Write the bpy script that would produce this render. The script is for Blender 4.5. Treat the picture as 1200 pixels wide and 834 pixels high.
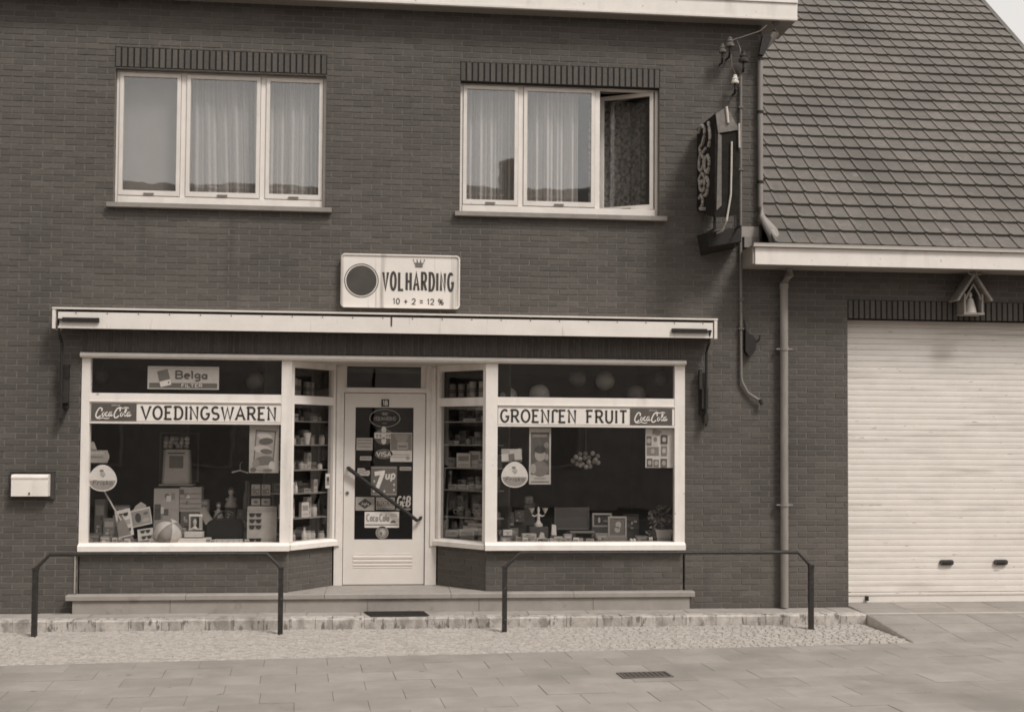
import bpy, bmesh, math, random
from mathutils import Matrix, Vector
R = math.radians
rnd = random.Random(7)
for o in list(bpy.data.objects): bpy.data.objects.remove(o)
S = bpy.context.scene
COL = S.collection

# ------------------------------------------------------------------ camera, sky, sun, exposure
cd = bpy.data.cameras.new('camera'); cam = bpy.data.objects.new('camera', cd); COL.objects.link(cam)
M3 = [[0.9947846, -0.1017786, 0.0066874], [-0.0104498, -0.0364777, 0.9992798], [0.1014613, 0.9941380, 0.0373511]]
rx, up, fw = [Vector(v) for v in M3]
cam.matrix_world = Matrix(((rx.x, up.x, -fw.x, 0), (rx.y, up.y, -fw.y, -12), (rx.z, up.z, -fw.z, 1.75), (0, 0, 0, 1)))
cd.sensor_fit = 'HORIZONTAL'; cd.sensor_width = 36; cd.lens = 36 * 1400 / 1200
cd.shift_x = 0; cd.shift_y = (463 - 417) / 1200
cd.clip_start = 0.1; cd.clip_end = 2000
S.camera = cam

SUN_EL, SUN_AZ = 52.0, 142.0          # azimuth clockwise from +Y: from behind the camera, on its right
w = bpy.data.worlds.new('World'); S.world = w; w.use_nodes = True
nt = w.node_tree; nt.nodes.clear()
sky = nt.nodes.new('ShaderNodeTexSky'); sky.sky_type = 'NISHITA'; sky.sun_disc = False
sky.sun_elevation = R(SUN_EL); sky.sun_rotation = R(SUN_AZ); sky.air_density = 1.0; sky.dust_density = 4.0
bw = nt.nodes.new('ShaderNodeRGBToBW'); mx = nt.nodes.new('ShaderNodeMix'); mx.data_type = 'RGBA'; mx.blend_type = 'MULTIPLY'
mx.inputs['Factor'].default_value = 1; mx.inputs[7].default_value = (1.03, 1.0, 0.965, 1)
bg = nt.nodes.new('ShaderNodeBackground'); bg.inputs['Strength'].default_value = 0.12
wo = nt.nodes.new('ShaderNodeOutputWorld')
oc = nt.nodes.new('ShaderNodeMix'); oc.data_type = 'FLOAT'; oc.inputs[0].default_value = 0.7; oc.inputs[3].default_value = 4.6     # an even cloud layer over the clear sky
nt.links.new(sky.outputs[0], bw.inputs[0]); nt.links.new(bw.outputs[0], oc.inputs[2]); nt.links.new(oc.outputs[0], mx.inputs[6])
nt.links.new(mx.outputs[2], bg.inputs[0]); nt.links.new(bg.outputs[0], wo.inputs[0])
sl = bpy.data.lights.new('sun', 'SUN'); sl.energy = 1.5; sl.angle = R(14); sl.color = (1, 0.97, 0.94)
so = bpy.data.objects.new('sun', sl); COL.objects.link(so)
sd = Vector((math.sin(R(SUN_AZ)) * math.cos(R(SUN_EL)), math.cos(R(SUN_AZ)) * math.cos(R(SUN_EL)), math.sin(R(SUN_EL))))
so.rotation_euler = sd.to_track_quat('Z', 'Y').to_euler(); so.location = sd * 60
S.view_settings.view_transform = 'Standard'; S.view_settings.look = 'None'
S.render.filter_size = 1.7; S.cycles.pixel_filter_type = 'BLACKMAN_HARRIS'; S.cycles.filter_width = 1.7
S.view_settings.exposure = 0.76; S.view_settings.gamma = 1.0

# ------------------------------------------------------------------ materials
def T(v): return (v * (1.135 - .07 * v), v, v * (0.87 + .07 * v), 1)
MATS = {}
def mat(name, v, rough=0.75, var=0.12, scale=9.0, bump=0.0, bscale=90.0, metal=0.0, spec=0.35, stretch=(1, 1, 1), spots=None):
    if name in MATS: return MATS[name]
    m = bpy.data.materials.new(name); m.use_nodes = True; n = m.node_tree.nodes; l = m.node_tree.links
    b = n['Principled BSDF']; b.inputs['Roughness'].default_value = rough; b.inputs['Metallic'].default_value = metal
    b.inputs['Specular IOR Level'].default_value = spec
    g = n.new('ShaderNodeNewGeometry'); mp = n.new('ShaderNodeMapping'); mp.inputs['Scale'].default_value = stretch
    l.new(g.outputs['Position'], mp.inputs['Vector'])
    no = n.new('ShaderNodeTexNoise'); no.inputs['Scale'].default_value = scale; no.inputs['Detail'].default_value = 6; no.inputs['Roughness'].default_value = 0.65
    l.new(mp.outputs[0], no.inputs['Vector'])
    cr = n.new('ShaderNodeValToRGB'); cr.color_ramp.elements[0].position = 0.3; cr.color_ramp.elements[1].position = 0.7
    cr.color_ramp.elements[0].color = T(v * (1 - var)); cr.color_ramp.elements[1].color = T(min(0.92, v * (1 + var)))
    l.new(no.outputs[0], cr.inputs[0]); out = cr.outputs[0]
    if spots:                                   # wear and stains with a shape of their own: (value, scale, threshold, stretch, softness)
        for (sv, ss, th, st, sf) in spots:
            m2 = n.new('ShaderNodeMapping'); m2.inputs['Scale'].default_value = st; l.new(g.outputs['Position'], m2.inputs['Vector'])
            n2 = n.new('ShaderNodeTexNoise'); n2.inputs['Scale'].default_value = ss; n2.inputs['Detail'].default_value = 4
            l.new(m2.outputs[0], n2.inputs['Vector'])
            r2 = n.new('ShaderNodeValToRGB'); r2.color_ramp.elements[0].position = th; r2.color_ramp.elements[1].position = min(1, th + sf)
            l.new(n2.outputs[0], r2.inputs[0])
            mm = n.new('ShaderNodeMix'); mm.data_type = 'RGBA'; l.new(r2.outputs[0], mm.inputs['Factor'])
            l.new(out, mm.inputs[6]); mm.inputs[7].default_value = T(sv); out = mm.outputs[2]
    l.new(out, b.inputs['Base Color'])
    if bump:
        nb = n.new('ShaderNodeTexNoise'); nb.inputs['Scale'].default_value = bscale; nb.inputs['Detail'].default_value = 5
        l.new(g.outputs['Position'], nb.inputs['Vector'])
        bp = n.new('ShaderNodeBump'); bp.inputs['Strength'].default_value = bump; bp.inputs['Distance'].default_value = 0.01
        l.new(nb.outputs[0], bp.inputs['Height']); l.new(bp.outputs[0], b.inputs['Normal'])
    MATS[name] = m; return m
def glass(name, base=0.05, tint=0.93, wav=0.004):
    m = bpy.data.materials.new(name); m.use_nodes = True; n = m.node_tree.nodes; l = m.node_tree.links; n.clear()
    out = n.new('ShaderNodeOutputMaterial'); mix = n.new('ShaderNodeMixShader'); tr = n.new('ShaderNodeBsdfTransparent'); gl = n.new('ShaderNodeBsdfGlossy')
    tr.inputs[0].default_value = (tint, tint, tint, 1); gl.inputs['Roughness'].default_value = 0.015; gl.inputs[0].default_value = (1, 1, 1, 1)
    lw = n.new('ShaderNodeLayerWeight'); p = n.new('ShaderNodeMath'); p.operation = 'POWER'; p.inputs[1].default_value = 5
    a = n.new('ShaderNodeMath'); a.operation = 'MULTIPLY_ADD'; a.inputs[1].default_value = 1 - base; a.inputs[2].default_value = base
    lw.inputs[0].default_value = 0.5
    l.new(lw.outputs['Facing'], p.inputs[0]); l.new(p.outputs[0], a.inputs[0]); l.new(a.outputs[0], mix.inputs[0])
    g = n.new('ShaderNodeNewGeometry'); nb = n.new('ShaderNodeTexNoise'); nb.inputs['Scale'].default_value = 2.2
    bp = n.new('ShaderNodeBump'); bp.inputs['Strength'].default_value = 0.25; bp.inputs['Distance'].default_value = wav
    l.new(g.outputs['Position'], nb.inputs['Vector']); l.new(nb.outputs[0], bp.inputs['Height']); l.new(bp.outputs[0], gl.inputs['Normal'])
    l.new(tr.outputs[0], mix.inputs[1]); l.new(gl.outputs[0], mix.inputs[2]); l.new(mix.outputs[0], out.inputs[0])
    return m
def cloth(name, v, alpha, pattern=False):
    m = bpy.data.materials.new(name); m.use_nodes = True; n = m.node_tree.nodes; l = m.node_tree.links; n.clear()
    out = n.new('ShaderNodeOutputMaterial'); d = n.new('ShaderNodeBsdfDiffuse'); t = n.new('ShaderNodeBsdfTranslucent'); tr = n.new('ShaderNodeBsdfTransparent')
    d.inputs[0].default_value = T(v); t.inputs[0].default_value = T(v)
    lw = n.new('ShaderNodeLayerWeight'); lw.inputs[0].default_value = 0.5; cr = n.new('ShaderNodeMapRange')   # folds seen edge-on are denser
    cr.inputs['From Min'].default_value = 0.0; cr.inputs['From Max'].default_value = 0.6; cr.inputs['To Min'].default_value = alpha; cr.inputs['To Max'].default_value = 1.0
    l.new(lw.outputs['Facing'], cr.inputs[0]); fac = cr.outputs[0]
    if pattern:
        g = n.new('ShaderNodeNewGeometry'); no = n.new('ShaderNodeTexNoise'); no.inputs['Scale'].default_value = 26; no.inputs['Detail'].default_value = 3
        l.new(g.outputs['Position'], no.inputs['Vector']); mm = n.new('ShaderNodeMath'); mm.operation = 'MULTIPLY_ADD'; mm.inputs[1].default_value = 1.6; mm.inputs[2].default_value = -.35
        l.new(no.outputs[0], mm.inputs[0]); m3 = n.new('ShaderNodeMath'); m3.operation = 'MULTIPLY'; m3.use_clamp = True; l.new(mm.outputs[0], m3.inputs[0]); l.new(fac, m3.inputs[1]); fac = m3.outputs[0]
    m1 = n.new('ShaderNodeMixShader'); m1.inputs[0].default_value = 0.25; l.new(d.outputs[0], m1.inputs[1]); l.new(t.outputs[0], m1.inputs[2])
    m2 = n.new('ShaderNodeMixShader'); l.new(fac, m2.inputs[0]); l.new(tr.outputs[0], m2.inputs[1]); l.new(m1.outputs[0], m2.inputs[2])
    l.new(m2.outputs[0], out.inputs[0]); return m

BRICK = [mat('brick_%s' % c, v, 0.85, 0.16, 30, 0.5, 140, spots=[(v * .74, .8, .48, (1, 1, .45), .3), (v * 1.3, .55, .52, (.7, 1, 1), .3), (v * .62, 1.6, .60, (2.2, 1, .3), .2)]) for c, v in zip('abcdef', (0.079, 0.084, 0.088, 0.092, 0.096, 0.104))]
MORTAR = mat('mortar', 0.138, 0.95, 0.2, 14, 0.4, 160)
DMORTAR = mat('dark_mortar', 0.018, 0.95, 0.2, 14)
WHITE = mat('white_paint', 0.68, 0.5, 0.06, 5, 0.1, 40, spots=[(0.50, 2.2, 0.56, (2.5, 1, .5), 0.25), (0.40, 16, 0.69, (1, 1, 1), 0.06)])
WHITE2 = mat('aged_white_paint', 0.62, 0.5, 0.08, 6, 0.1, 40, spots=[(0.4, 9, 0.68, (1, 1, 1), 0.1)])
CREAM = mat('door_paint', 0.60, 0.45, 0.05, 4, 0.05, 30)
AWN = mat('awning_paint', 0.66, 0.5, 0.07, 3, 0, spots=[(0.45, 5, 0.64, (6, 1, 0.6), 0.12)])
DARK = mat('dark_metal', 0.022, 0.6, 0.3, 30, 0.2, 120, spec=0.25)
IRON = mat('painted_iron', 0.028, 0.5, 0.3, 25, 0.3, 90, spec=0.3, spots=[(0.14, 35, 0.66, (1, 1, 1), 0.08)])
ZINC = mat('zinc', 0.20, 0.55, 0.22, 7, 0.1, 50, spec=0.5, stretch=(1, 1, 0.25))
CONC = mat('concrete', 0.28, 0.85, 0.15, 6, 0.4, 120, spots=[(0.16, 3, 0.62, (1, 1, 1), 0.14)])
STONE = mat('bluestone', 0.27, 0.75, 0.12, 5, 0.3, 120, spots=[(0.19, 7, 0.62, (1, 1, 1), 0.12)])
SILL = mat('sill_stone', 0.23, 0.75, 0.14, 8, 0.3, 120)
KERB = [mat('kerb_stone_%s' % c, v, 0.85, 0.2, 16, 0.6, 60, spots=[(0.14, 17, 0.56, (1.6, 1, 0.6), 0.1), (0.22, 5, 0.5, (1.5, 1, 1), 0.2)]) for c, v in zip('ab', (0.42, 0.36))]
COB = [mat('cobble_%s' % c, v, 0.85, 0.2, 22, 0.5, 90) for c, v in zip('abcd', (0.385, 0.37, 0.35, 0.32))]
SLAB = [mat('slab_%s' % c, v, 0.85, 0.1, 5, 0.35, 110, spots=[(v * 0.72, 0.9, 0.50, (1, 1, 1), 0.25), (v * 1.15, 2.1, 0.58, (1, 1, 1), 0.2), (v * .55, 7, .70, (1, 1, 1), .06)]) for c, v in zip('abc', (0.232, 0.245, 0.26))]
JOINT = mat('sand_joint', 0.23, 0.95, 0.25, 20)
ASPH = mat('asphalt', 0.06, 0.9, 0.25, 40, 0.5, 200)
TILE = [mat('tile_%s' % c, v, 0.75, 0.18, 14, 0.5, 100, spec=0.3, spots=[(v * .72, .7, .5, (1, 1, 1), .25), (v * 1.35, 9, .66, (1, 1, 1), .1)]) for c, v in zip('abcd', (0.114, 0.119, 0.124, 0.132))]
SHUT = mat('shutter_paint', 0.64, 0.55, 0.05, 4, 0.1, 40, spots=[(0.25, 3.0, 0.70, (2.2, 1, 20), 0.03), (0.50, 2.0, 0.52, (0.6, 1, 7), 0.2)])
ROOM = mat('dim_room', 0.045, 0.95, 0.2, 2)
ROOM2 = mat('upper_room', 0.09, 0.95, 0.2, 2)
GLASS = glass('shop_glass', 0.05, 0.96)
GLASSU = glass('upper_glass', 0.11, 0.94)
def g(v, rough=0.6): return mat('tone_%03d_%02d' % (round(v * 1000), round(rough * 100)), v, rough, 0.08, 25, 0, spec=0.3)
INK = mat('dark_ink', 0.032, 0.55, 0.15, 30)
SIGNW = mat('enamel_white', 0.68, 0.3, 0.05, 4, 0, spec=0.5, spots=[(0.34, 3.3, 0.56, (3.2, 1, 0.12), 0.12), (0.3, 22, 0.72, (1, 1, 1), 0.06)])
RED = mat('cola_enamel', 0.085, 0.35, 0.1, 9, spec=0.5)
CARD = mat('display_card', 0.52, 0.6, 0.06, 12)
NET = cloth('net_curtain', 0.70, 0.45)
NET2 = cloth('patterned_net', 0.8, 0.8, True)
BLIND = mat('blind_cloth', 0.24, 0.9, 0.05, 6)

# ------------------------------------------------------------------ mesh helper
class MB:
    def __init__(s): s.v = []; s.f = []; s.fm = []; s.ms = []; s.xf = None
    def add(s, vs, fs, m):
        if m not in s.ms: s.ms.append(m)
        k = s.ms.index(m); b = len(s.v)
        for p in vs:
            p = Vector(p); s.v.append(s.xf @ p if s.xf else p)
        for f in fs: s.f.append([b + i for i in f]); s.fm.append(k)
        return s
    def box(s, x0, x1, y0, y1, z0, z1, m, back=True):
        vs = [(x0, y0, z0), (x1, y0, z0), (x1, y1, z0), (x0, y1, z0), (x0, y0, z1), (x1, y0, z1), (x1, y1, z1), (x0, y1, z1)]
        fs = [(0, 1, 5, 4), (1, 2, 6, 5), (3, 0, 4, 7), (4, 5, 6, 7), (3, 2, 1, 0)]
        if back: fs.append((2, 3, 7, 6))
        return s.add(vs, fs, m)
    def prism(s, poly, lo, hi, m, ax='y'):
        mk = {'y': lambda a, b, t: (a, t, b), 'x': lambda a, b, t: (t, a, b), 'z': lambda a, b, t: (a, b, t)}[ax]
        n = len(poly); vs = [mk(a, b, lo) for a, b in poly] + [mk(a, b, hi) for a, b in poly]
        fs = [list(range(n))[::-1], list(range(n, 2 * n))] + [(i, (i + 1) % n, n + (i + 1) % n, n + i) for i in range(n)]
        return s.add(vs, fs, m)
    def ell(s, cx, cz, a, b, y0, y1, m, n=20, rot=0):
        c, q = math.cos(rot), math.sin(rot)
        return s.prism([(cx + a * math.cos(t) * c - b * math.sin(t) * q, cz + a * math.cos(t) * q + b * math.sin(t) * c) for t in [2 * math.pi * i / n for i in range(n)]], y0, y1, m)
    def tube(s, path, r, m, n=8, caps=True):
        path = [Vector(p) for p in path]; rs = r if isinstance(r, (list, tuple)) else [r] * len(path); vs = []; fs = []
        for i, p in enumerate(path):
            a = path[max(0, i - 1)]; b = path[min(len(path) - 1, i + 1)]; d = (b - a).normalized()
            u = d.cross(Vector((0, 0, 1)) if abs(d.z) < 0.9 else Vector((1, 0, 0))).normalized(); w2 = d.cross(u)
            k = 1.0
            if 0 < i < len(path) - 1: k = 1 / max(0.5, math.sqrt(max(0.01, (1 + (p - a).normalized().dot((b - p).normalized())) / 2)))
            for j in range(n):
                t = 2 * math.pi * j / n; vs.append(p + (u * math.cos(t) + w2 * math.sin(t)) * rs[i] * k)
        for i in range(len(path) - 1):
            for j in range(n): fs.append((i * n + j, i * n + (j + 1) % n, (i + 1) * n + (j + 1) % n, (i + 1) * n + j))
        if caps: fs += [list(range(n))[::-1], [(len(path) - 1) * n + j for j in range(n)]]
        return s.add(vs, fs, m)
    def lathe(s, prof, c, m, n=14):
        vs = []; fs = []
        for (r, z) in prof:
            for j in range(n): t = 2 * math.pi * j / n; vs.append((c[0] + r * math.cos(t), c[1] + r * math.sin(t), c[2] + z))
        for i in range(len(prof) - 1):
            for j in range(n): fs.append((i * n + j, i * n + (j + 1) % n, (i + 1) * n + (j + 1) % n, (i + 1) * n + j))
        fs += [list(range(n))[::-1], [(len(prof) - 1) * n + j for j in range(n)]]
        return s.add(vs, fs, m)
    def ball(s, c, r, m, nu=14, nv=8, mf=None):
        if not isinstance(r, tuple): r = (r, r, r)
        vs = [(c[0], c[1], c[2] - r[2])]
        for i in range(1, nv):
            p = math.pi * i / nv - math.pi / 2
            for j in range(nu): t = 2 * math.pi * j / nu; vs.append((c[0] + r[0] * math.cos(p) * math.cos(t), c[1] + r[1] * math.cos(p) * math.sin(t), c[2] + r[2] * math.sin(p)))
        vs.append((c[0], c[1], c[2] + r[2])); e = len(vs) - 1; fs = []; mm = []
        for j in range(nu): fs.append((0, 1 + (j + 1) % nu, 1 + j)); mm.append((j, 0))
        for i in range(nv - 2):
            for j in range(nu): fs.append((1 + i * nu + j, 1 + i * nu + (j + 1) % nu, 1 + (i + 1) * nu + (j + 1) % nu, 1 + (i + 1) * nu + j)); mm.append((j, i + 1))
        for j in range(nu): fs.append((e - nu + j, e - nu + (j + 1) % nu, e)); mm.append((j, nv - 1))
        if mf is None: return s.add(vs, fs, m)
        b = len(s.v); s.add(vs, [], m)
        for f, q in zip(fs, mm):
            mt = mf(*q)
            if mt not in s.ms: s.ms.append(mt)
            s.f.append([b + i for i in f]); s.fm.append(s.ms.index(mt))
        return s
    def ribbon(s, pts, h, y0, y1, m):
        pts = [Vector((a, b)) for a, b in pts]; n = len(pts); closed = (pts[0] - pts[-1]).length < 1e-6 and n > 3
        if closed: pts = pts[:-1]; n -= 1
        L = []; Q = []
        for i in range(n):
            a = pts[i - 1] if (i > 0 or closed) else None; b = pts[(i + 1) % n] if (i < n - 1 or closed) else None
            d1 = (pts[i] - a).normalized() if a is not None else None; d2 = (b - pts[i]).normalized() if b is not None else None
            if d1 is None: d1 = d2
            if d2 is None: d2 = d1
            t = d1 + d2; t = t.normalized() if t.length > 1e-6 else d2
            nn = Vector((-t.y, t.x)); k = min(1.8, 1 / max(0.2, nn.dot(Vector((-d1.y, d1.x)))))
            L.append(pts[i] + nn * h * k); Q.append(pts[i] - nn * h * k)
        vs = []
        for p, q in zip(L, Q): vs += [(p.x, y0, p.y), (q.x, y0, q.y), (p.x, y1, p.y), (q.x, y1, q.y)]
        fs = []
        for i in range(n if closed else n - 1):
            a = 4 * i; b = 4 * ((i + 1) % n)
            fs += [(a, a + 1, b + 1, b), (a + 2, b + 2, b + 3, a + 3), (a, b, b + 2, a + 2), (a + 1, a + 3, b + 3, b + 1)]
        if not closed: e = 4 * (n - 1); fs += [(0, 2, 3, 1), (e, e + 1, e + 3, e + 2)]
        return s.add(vs, fs, m)
    def mesh(s, name, off=(0, 0, 0), smooth=False, recalc=True):
        me = bpy.data.meshes.new(name); o = Vector(off)
        me.from_pydata([tuple(p - o) for p in s.v], [], s.f)
        for m in s.ms: me.materials.append(m)
        me.polygons.foreach_set('material_index', s.fm)
        if recalc:
            bm = bmesh.new(); bm.from_mesh(me); bmesh.ops.recalc_face_normals(bm, faces=bm.faces); bm.to_mesh(me); bm.free()
        if smooth:
            me.polygons.foreach_set('use_smooth', [True] * len(me.polygons))
            if smooth != 'all':
                try: me.set_sharp_from_angle(angle=R(40))
                except Exception: pass
        return me
def wloc(o):
    v = Vector((0, 0, 0))
    while o is not None: v = v + Vector(o.location); o = o.parent
    return v
def tag(o, label=None, cat=None, group=None, kind=None):
    for k, x in (('label', label), ('category', cat), ('group', group), ('kind', kind)):
        if x: o[k] = x
    return o
def thing(name, label, cat, loc=(0, 0, 0), group=None):
    o = bpy.data.objects.new(name, None); o.empty_display_size = 0.2; COL.objects.link(o); o.location = loc
    return tag(o, label, cat, group)
def part(name, mb, parent, smooth=False, label=None, kind=None):      # a mesh child; geometry given in world coordinates
    xs = [p.x for p in mb.v]; ys = [p.y for p in mb.v]; zs = [p.z for p in mb.v]
    c = Vector(((min(xs) + max(xs)) / 2, (min(ys) + max(ys)) / 2, min(zs)))
    o = bpy.data.objects.new(name, mb.mesh(name, c, smooth)); COL.objects.link(o)
    if parent is not None: o.parent = parent; o.location = c - wloc(parent)
    else: o.location = c
    return tag(o, label, None, None, kind)
def piece(name, me, parent, loc):                                     # alike pieces sharing one mesh
    o = bpy.data.objects.new(name, me); COL.objects.link(o); o.parent = parent; o.location = Vector(loc) - wloc(parent); return o
def single(name, mb, label, cat, group=None, smooth=False):
    return tag(part(name, mb, None, smooth), label, cat, group)
def struct(name, mb, smooth=False): return tag(part(name, mb, None, smooth), kind='structure')

# ------------------------------------------------------------------ stroke lettering
def arc(cx, cy, rx_, ry_, a0, a1, n=10): return [(cx + rx_ * math.cos(R(a0 + (a1 - a0) * i / n)), cy + ry_ * math.sin(R(a0 + (a1 - a0) * i / n))) for i in range(n + 1)]
GL = {   # glyph: (width, strokes, serif points)
 'A': (.8, [[(0, 0), (.4, 1), (.8, 0)], [(.14, .33), (.66, .33)]], [(0, 0), (.8, 0)]),
 'B': (.68, [[(.02, 0), (.02, 1)], [(.02, 1)] + arc(.38, .76, .24, .24, 90, -90, 8) + [(.02, .52)], [(.02, .52)] + arc(.40, .26, .28, .26, 90, -90, 8) + [(.02, 0)]], [(.0, 0), (0, 1)]),
 'C': (.7, [arc(.38, .5, .38, .5, 50, 310, 16)], []),
 'D': (.72, [[(.06, 0), (.06, 1)] + arc(.32, .5, .4, .5, 90, -90, 12) + [(.06, 0)]], [(.0, 0), (0, 1)]),
 'E': (.62, [[(.62, 1), (.06, 1), (.06, 0), (.62, 0)], [(.06, .52), (.48, .52)]], [(0, 1), (0, 0)]),
 'F': (.6, [[(.6, 1), (.06, 1), (.06, 0)], [(.06, .52), (.48, .52)]], [(.06, 0), (0, 1)]),
 'G': (.74, [arc(.38, .5, .38, .5, 50, 330, 16) + [(.74, .45), (.45, .45)]], []),
 'H': (.72, [[(.05, 0), (.05, 1)], [(.67, 0), (.67, 1)], [(.05, .5), (.67, .5)]], [(.05, 0), (.05, 1), (.67, 0), (.67, 1)]),
 'I': (.12, [[(.06, 0), (.06, 1)]], [(.06, 0), (.06, 1)]),
 'K': (.68, [[(.06, 0), (.06, 1)], [(.66, 1), (.08, .42)], [(.26, .58), (.68, 0)]], [(.06, 0), (.06, 1)]),
 'L': (.58, [[(.06, 1), (.06, 0), (.58, 0)]], [(.06, 1)]),
 'N': (.74, [[(.06, 0), (.06, 1), (.68, 0), (.68, 1)]], [(.06, 0), (0, 1), (.68, 1)]),
 'O': (.8, [arc(.4, .5, .4, .5, 0, 360, 20)], []),
 'R': (.72, [[(.06, 0), (.06, 1)] + arc(.4, .74, .26, .26, 90, -90, 8) + [(.06, .48)], [(.36, .48), (.7, 0)]], [(.06, 0), (0, 1), (.7, 0)]),
 'S': (.62, [arc(.31, .74, .3, .26, 40, 270, 12) + arc(.31, .25, .31, .25, 90, -145, 12)[1:]], []),
 'T': (.7, [[(0, 1), (.7, 1)], [(.35, 1), (.35, 0)]], [(.35, 0)]),
 't': (.42, [[(.5, .84), (.46, 1), (.2, 1), (.06, .9), (.06, 0)]], [(.06, 0)]),     # the damaged T: left arm gone
 'U': (.72, [[(.05, 1)] + arc(.36, .31, .31, .31, 180, 360, 10) + [(.67, 1)]], [(.05, 1), (.67, 1)]),
 'V': (.8, [[(0, 1), (.4, 0), (.8, 1)]], [(0, 1), (.8, 1)]),
 'W': (1.06, [[(0, 1), (.27, 0), (.53, .95), (.79, 0), (1.06, 1)]], [(0, 1), (1.06, 1)]),
 'e': (.52, [[(.04, .36), (.5, .36)] + arc(.27, .32, .25, .32, 10, 310, 14)], []),
 'l': (.12, [[(.06, 0), (.06, 1)]], [(.06, 0), (.0, 1)]),
 'g': (.52, [arc(.25, .36, .22, .26, 0, 360, 14), [(.5, .64), (.5, -.1)] + arc(.27, -.12, .23, .2, 0, -150, 8)], []),
 'a': (.52, [arc(.24, .28, .22, .28, 0, 360, 14), [(.48, .6), (.48, 0), (.54, 0)]], []),
 'f': (.36, [[(.36, .98), (.22, 1), (.15, .85), (.15, 0)], [(0, .6), (.34, .6)]], []),
 'u': (.5, [[(.04, .62)] + arc(.24, .22, .2, .22, 180, 360, 8) + [(.44, .62)], [(.46, .62), (.46, 0)]], []),
 'p': (.5, [[(.05, .64), (.05, -.3)], arc(.26, .31, .22, .31, 0, 360, 12)], []),
 'r': (.36, [[(.05, 0), (.05, .62)], [(.05, .4), (.2, .62), (.36, .6)]], []),
 'i': (.12, [[(.06, 0), (.06, .62)], [(.06, .8), (.06, .9)]], []),
 's': (.42, [arc(.21, .46, .19, .16, 40, 270, 8) + arc(.21, .15, .2, .15, 90, -145, 8)[1:]], []),
 'k': (.46, [[(.05, 0), (.05, 1)], [(.42, .64), (.06, .28)], [(.18, .36), (.45, 0)]], []),
 'o': (.52, [arc(.26, .31, .24, .31, 0, 360, 14)], []),
 'c': (.46, [arc(.26, .31, .24, .31, 45, 315, 12)], []),
 '0': (.6, [arc(.3, .5, .28, .5, 0, 360, 16)], []),
 '1': (.3, [[(0, .78), (.2, 1), (.2, 0)]], []),
 '2': (.6, [arc(.3, .7, .28, .3, 170, -30, 10) + [(.02, 0), (.6, 0)]], []),
 '7': (.6, [[(0, 1), (.6, 1), (.22, 0)]], []),
 '8': (.6, [arc(.3, .75, .24, .25, -90, 270, 14), arc(.3, .25, .29, .25, 90, 450, 14)], []),
 '+': (.6, [[(0, .45), (.6, .45)], [(.3, .1), (.3, .8)]], []),
 '=': (.55, [[(0, .68), (.55, .68)], [(0, .28), (.55, .28)]], []),
 '%': (.9, [arc(.2, .75, .18, .24, 0, 360, 12), arc(.7, .25, .18, .24, 0, 360, 12), [(.15, 0), (.75, 1)]], []),
 '&': (.7, [[(.7, 0), (.15, .75), (.25, 1), (.42, .85), (.05, .3), (.2, 0), (.45, .05), (.65, .4)]], []),
 ' ': (.3, [], [])}
def text(mb, s, x0, x1, z0, z1, y, m, th=.12, serif=0, gap=.22, slant=0, d=.003):
    """lettering standing on the plane y, facing -Y, filling x0..x1; th is the stroke width in letter heights"""
    nat = sum(GL[c][0] for c in s) + gap * (len(s) - 1); kx = (x1 - x0) / nat; h = z1 - z0; cx = 0; k = 0; ht = th * h / 2
    for c in s:
        w_, st, sf = GL[c]
        for q in st:
            k += 1; mb.ribbon([(x0 + (cx + a) * kx + slant * (b * h), z0 + b * h) for a, b in q], ht, y - d - 0.00012 * (k % 7), y, m)
        if serif:
            for a, b in sf:
                k += 1; X = x0 + (cx + a) * kx; Z = z0 + b * h + (ht * .35 if b == 0 else -ht * .35)
                mb.ribbon([(X - serif * h, Z), (X + serif * h, Z)], ht * .75, y - d - 0.00012 * (k % 7) - .0001, y, m)
        cx += w_ + gap
def smoothpath(p, n=5):
    p = [Vector(q) for q in p]; out = []
    for i in range(len(p) - 1):
        a = p[max(0, i - 1)]; b = p[i]; c = p[i + 1]; d = p[min(len(p) - 1, i + 2)]
        for j in range(n):
            t = j / n; out.append(tuple(0.5 * (2 * b + (c - a) * t + (2 * a - 5 * b + 4 * c - d) * t * t + (3 * b - a - 3 * c + d) * t ** 3)))
    return out + [tuple(p[-1])]
COLA = [[(.17, .66), (.185, .82), (.15, .93), (.10, .86), (.05, .62), (.02, .36), (.035, .17), (.08, .14), (.15, .30)],
 [(.03, .12), (.1, .05), (.2, .12), (.3, .05), (.38, .10)],
 [(.235, .58), (.20, .48), (.19, .32), (.21, .24), (.245, .34), (.26, .5), (.235, .58), (.27, .52)],
 [(.335, .56), (.31, .58), (.285, .42), (.29, .27), (.32, .25), (.35, .36)],
 [(.43, .56), (.40, .58), (.37, .42), (.375, .27), (.40, .27), (.43, .5), (.445, .6), (.43, .36), (.44, .26), (.47, .36)],
 [(.66, .66), (.675, .82), (.64, .93), (.59, .86), (.54, .62), (.51, .36), (.525, .17), (.57, .14), (.64, .30)],
 [(.60, .84), (.66, .98), (.74, .90), (.82, .98), (.90, .92)],
 [(.725, .58), (.69, .48), (.68, .32), (.70, .24), (.735, .34), (.75, .5), (.725, .58), (.76, .52)],
 [(.775, .36), (.83, .66), (.84, .82), (.82, .86), (.80, .66), (.79, .36), (.81, .26), (.84, .36)],
 [(.92, .56), (.89, .58), (.86, .42), (.865, .27), (.89, .27), (.92, .5), (.935, .6), (.92, .36), (.93, .26), (.97, .40)]]
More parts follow.
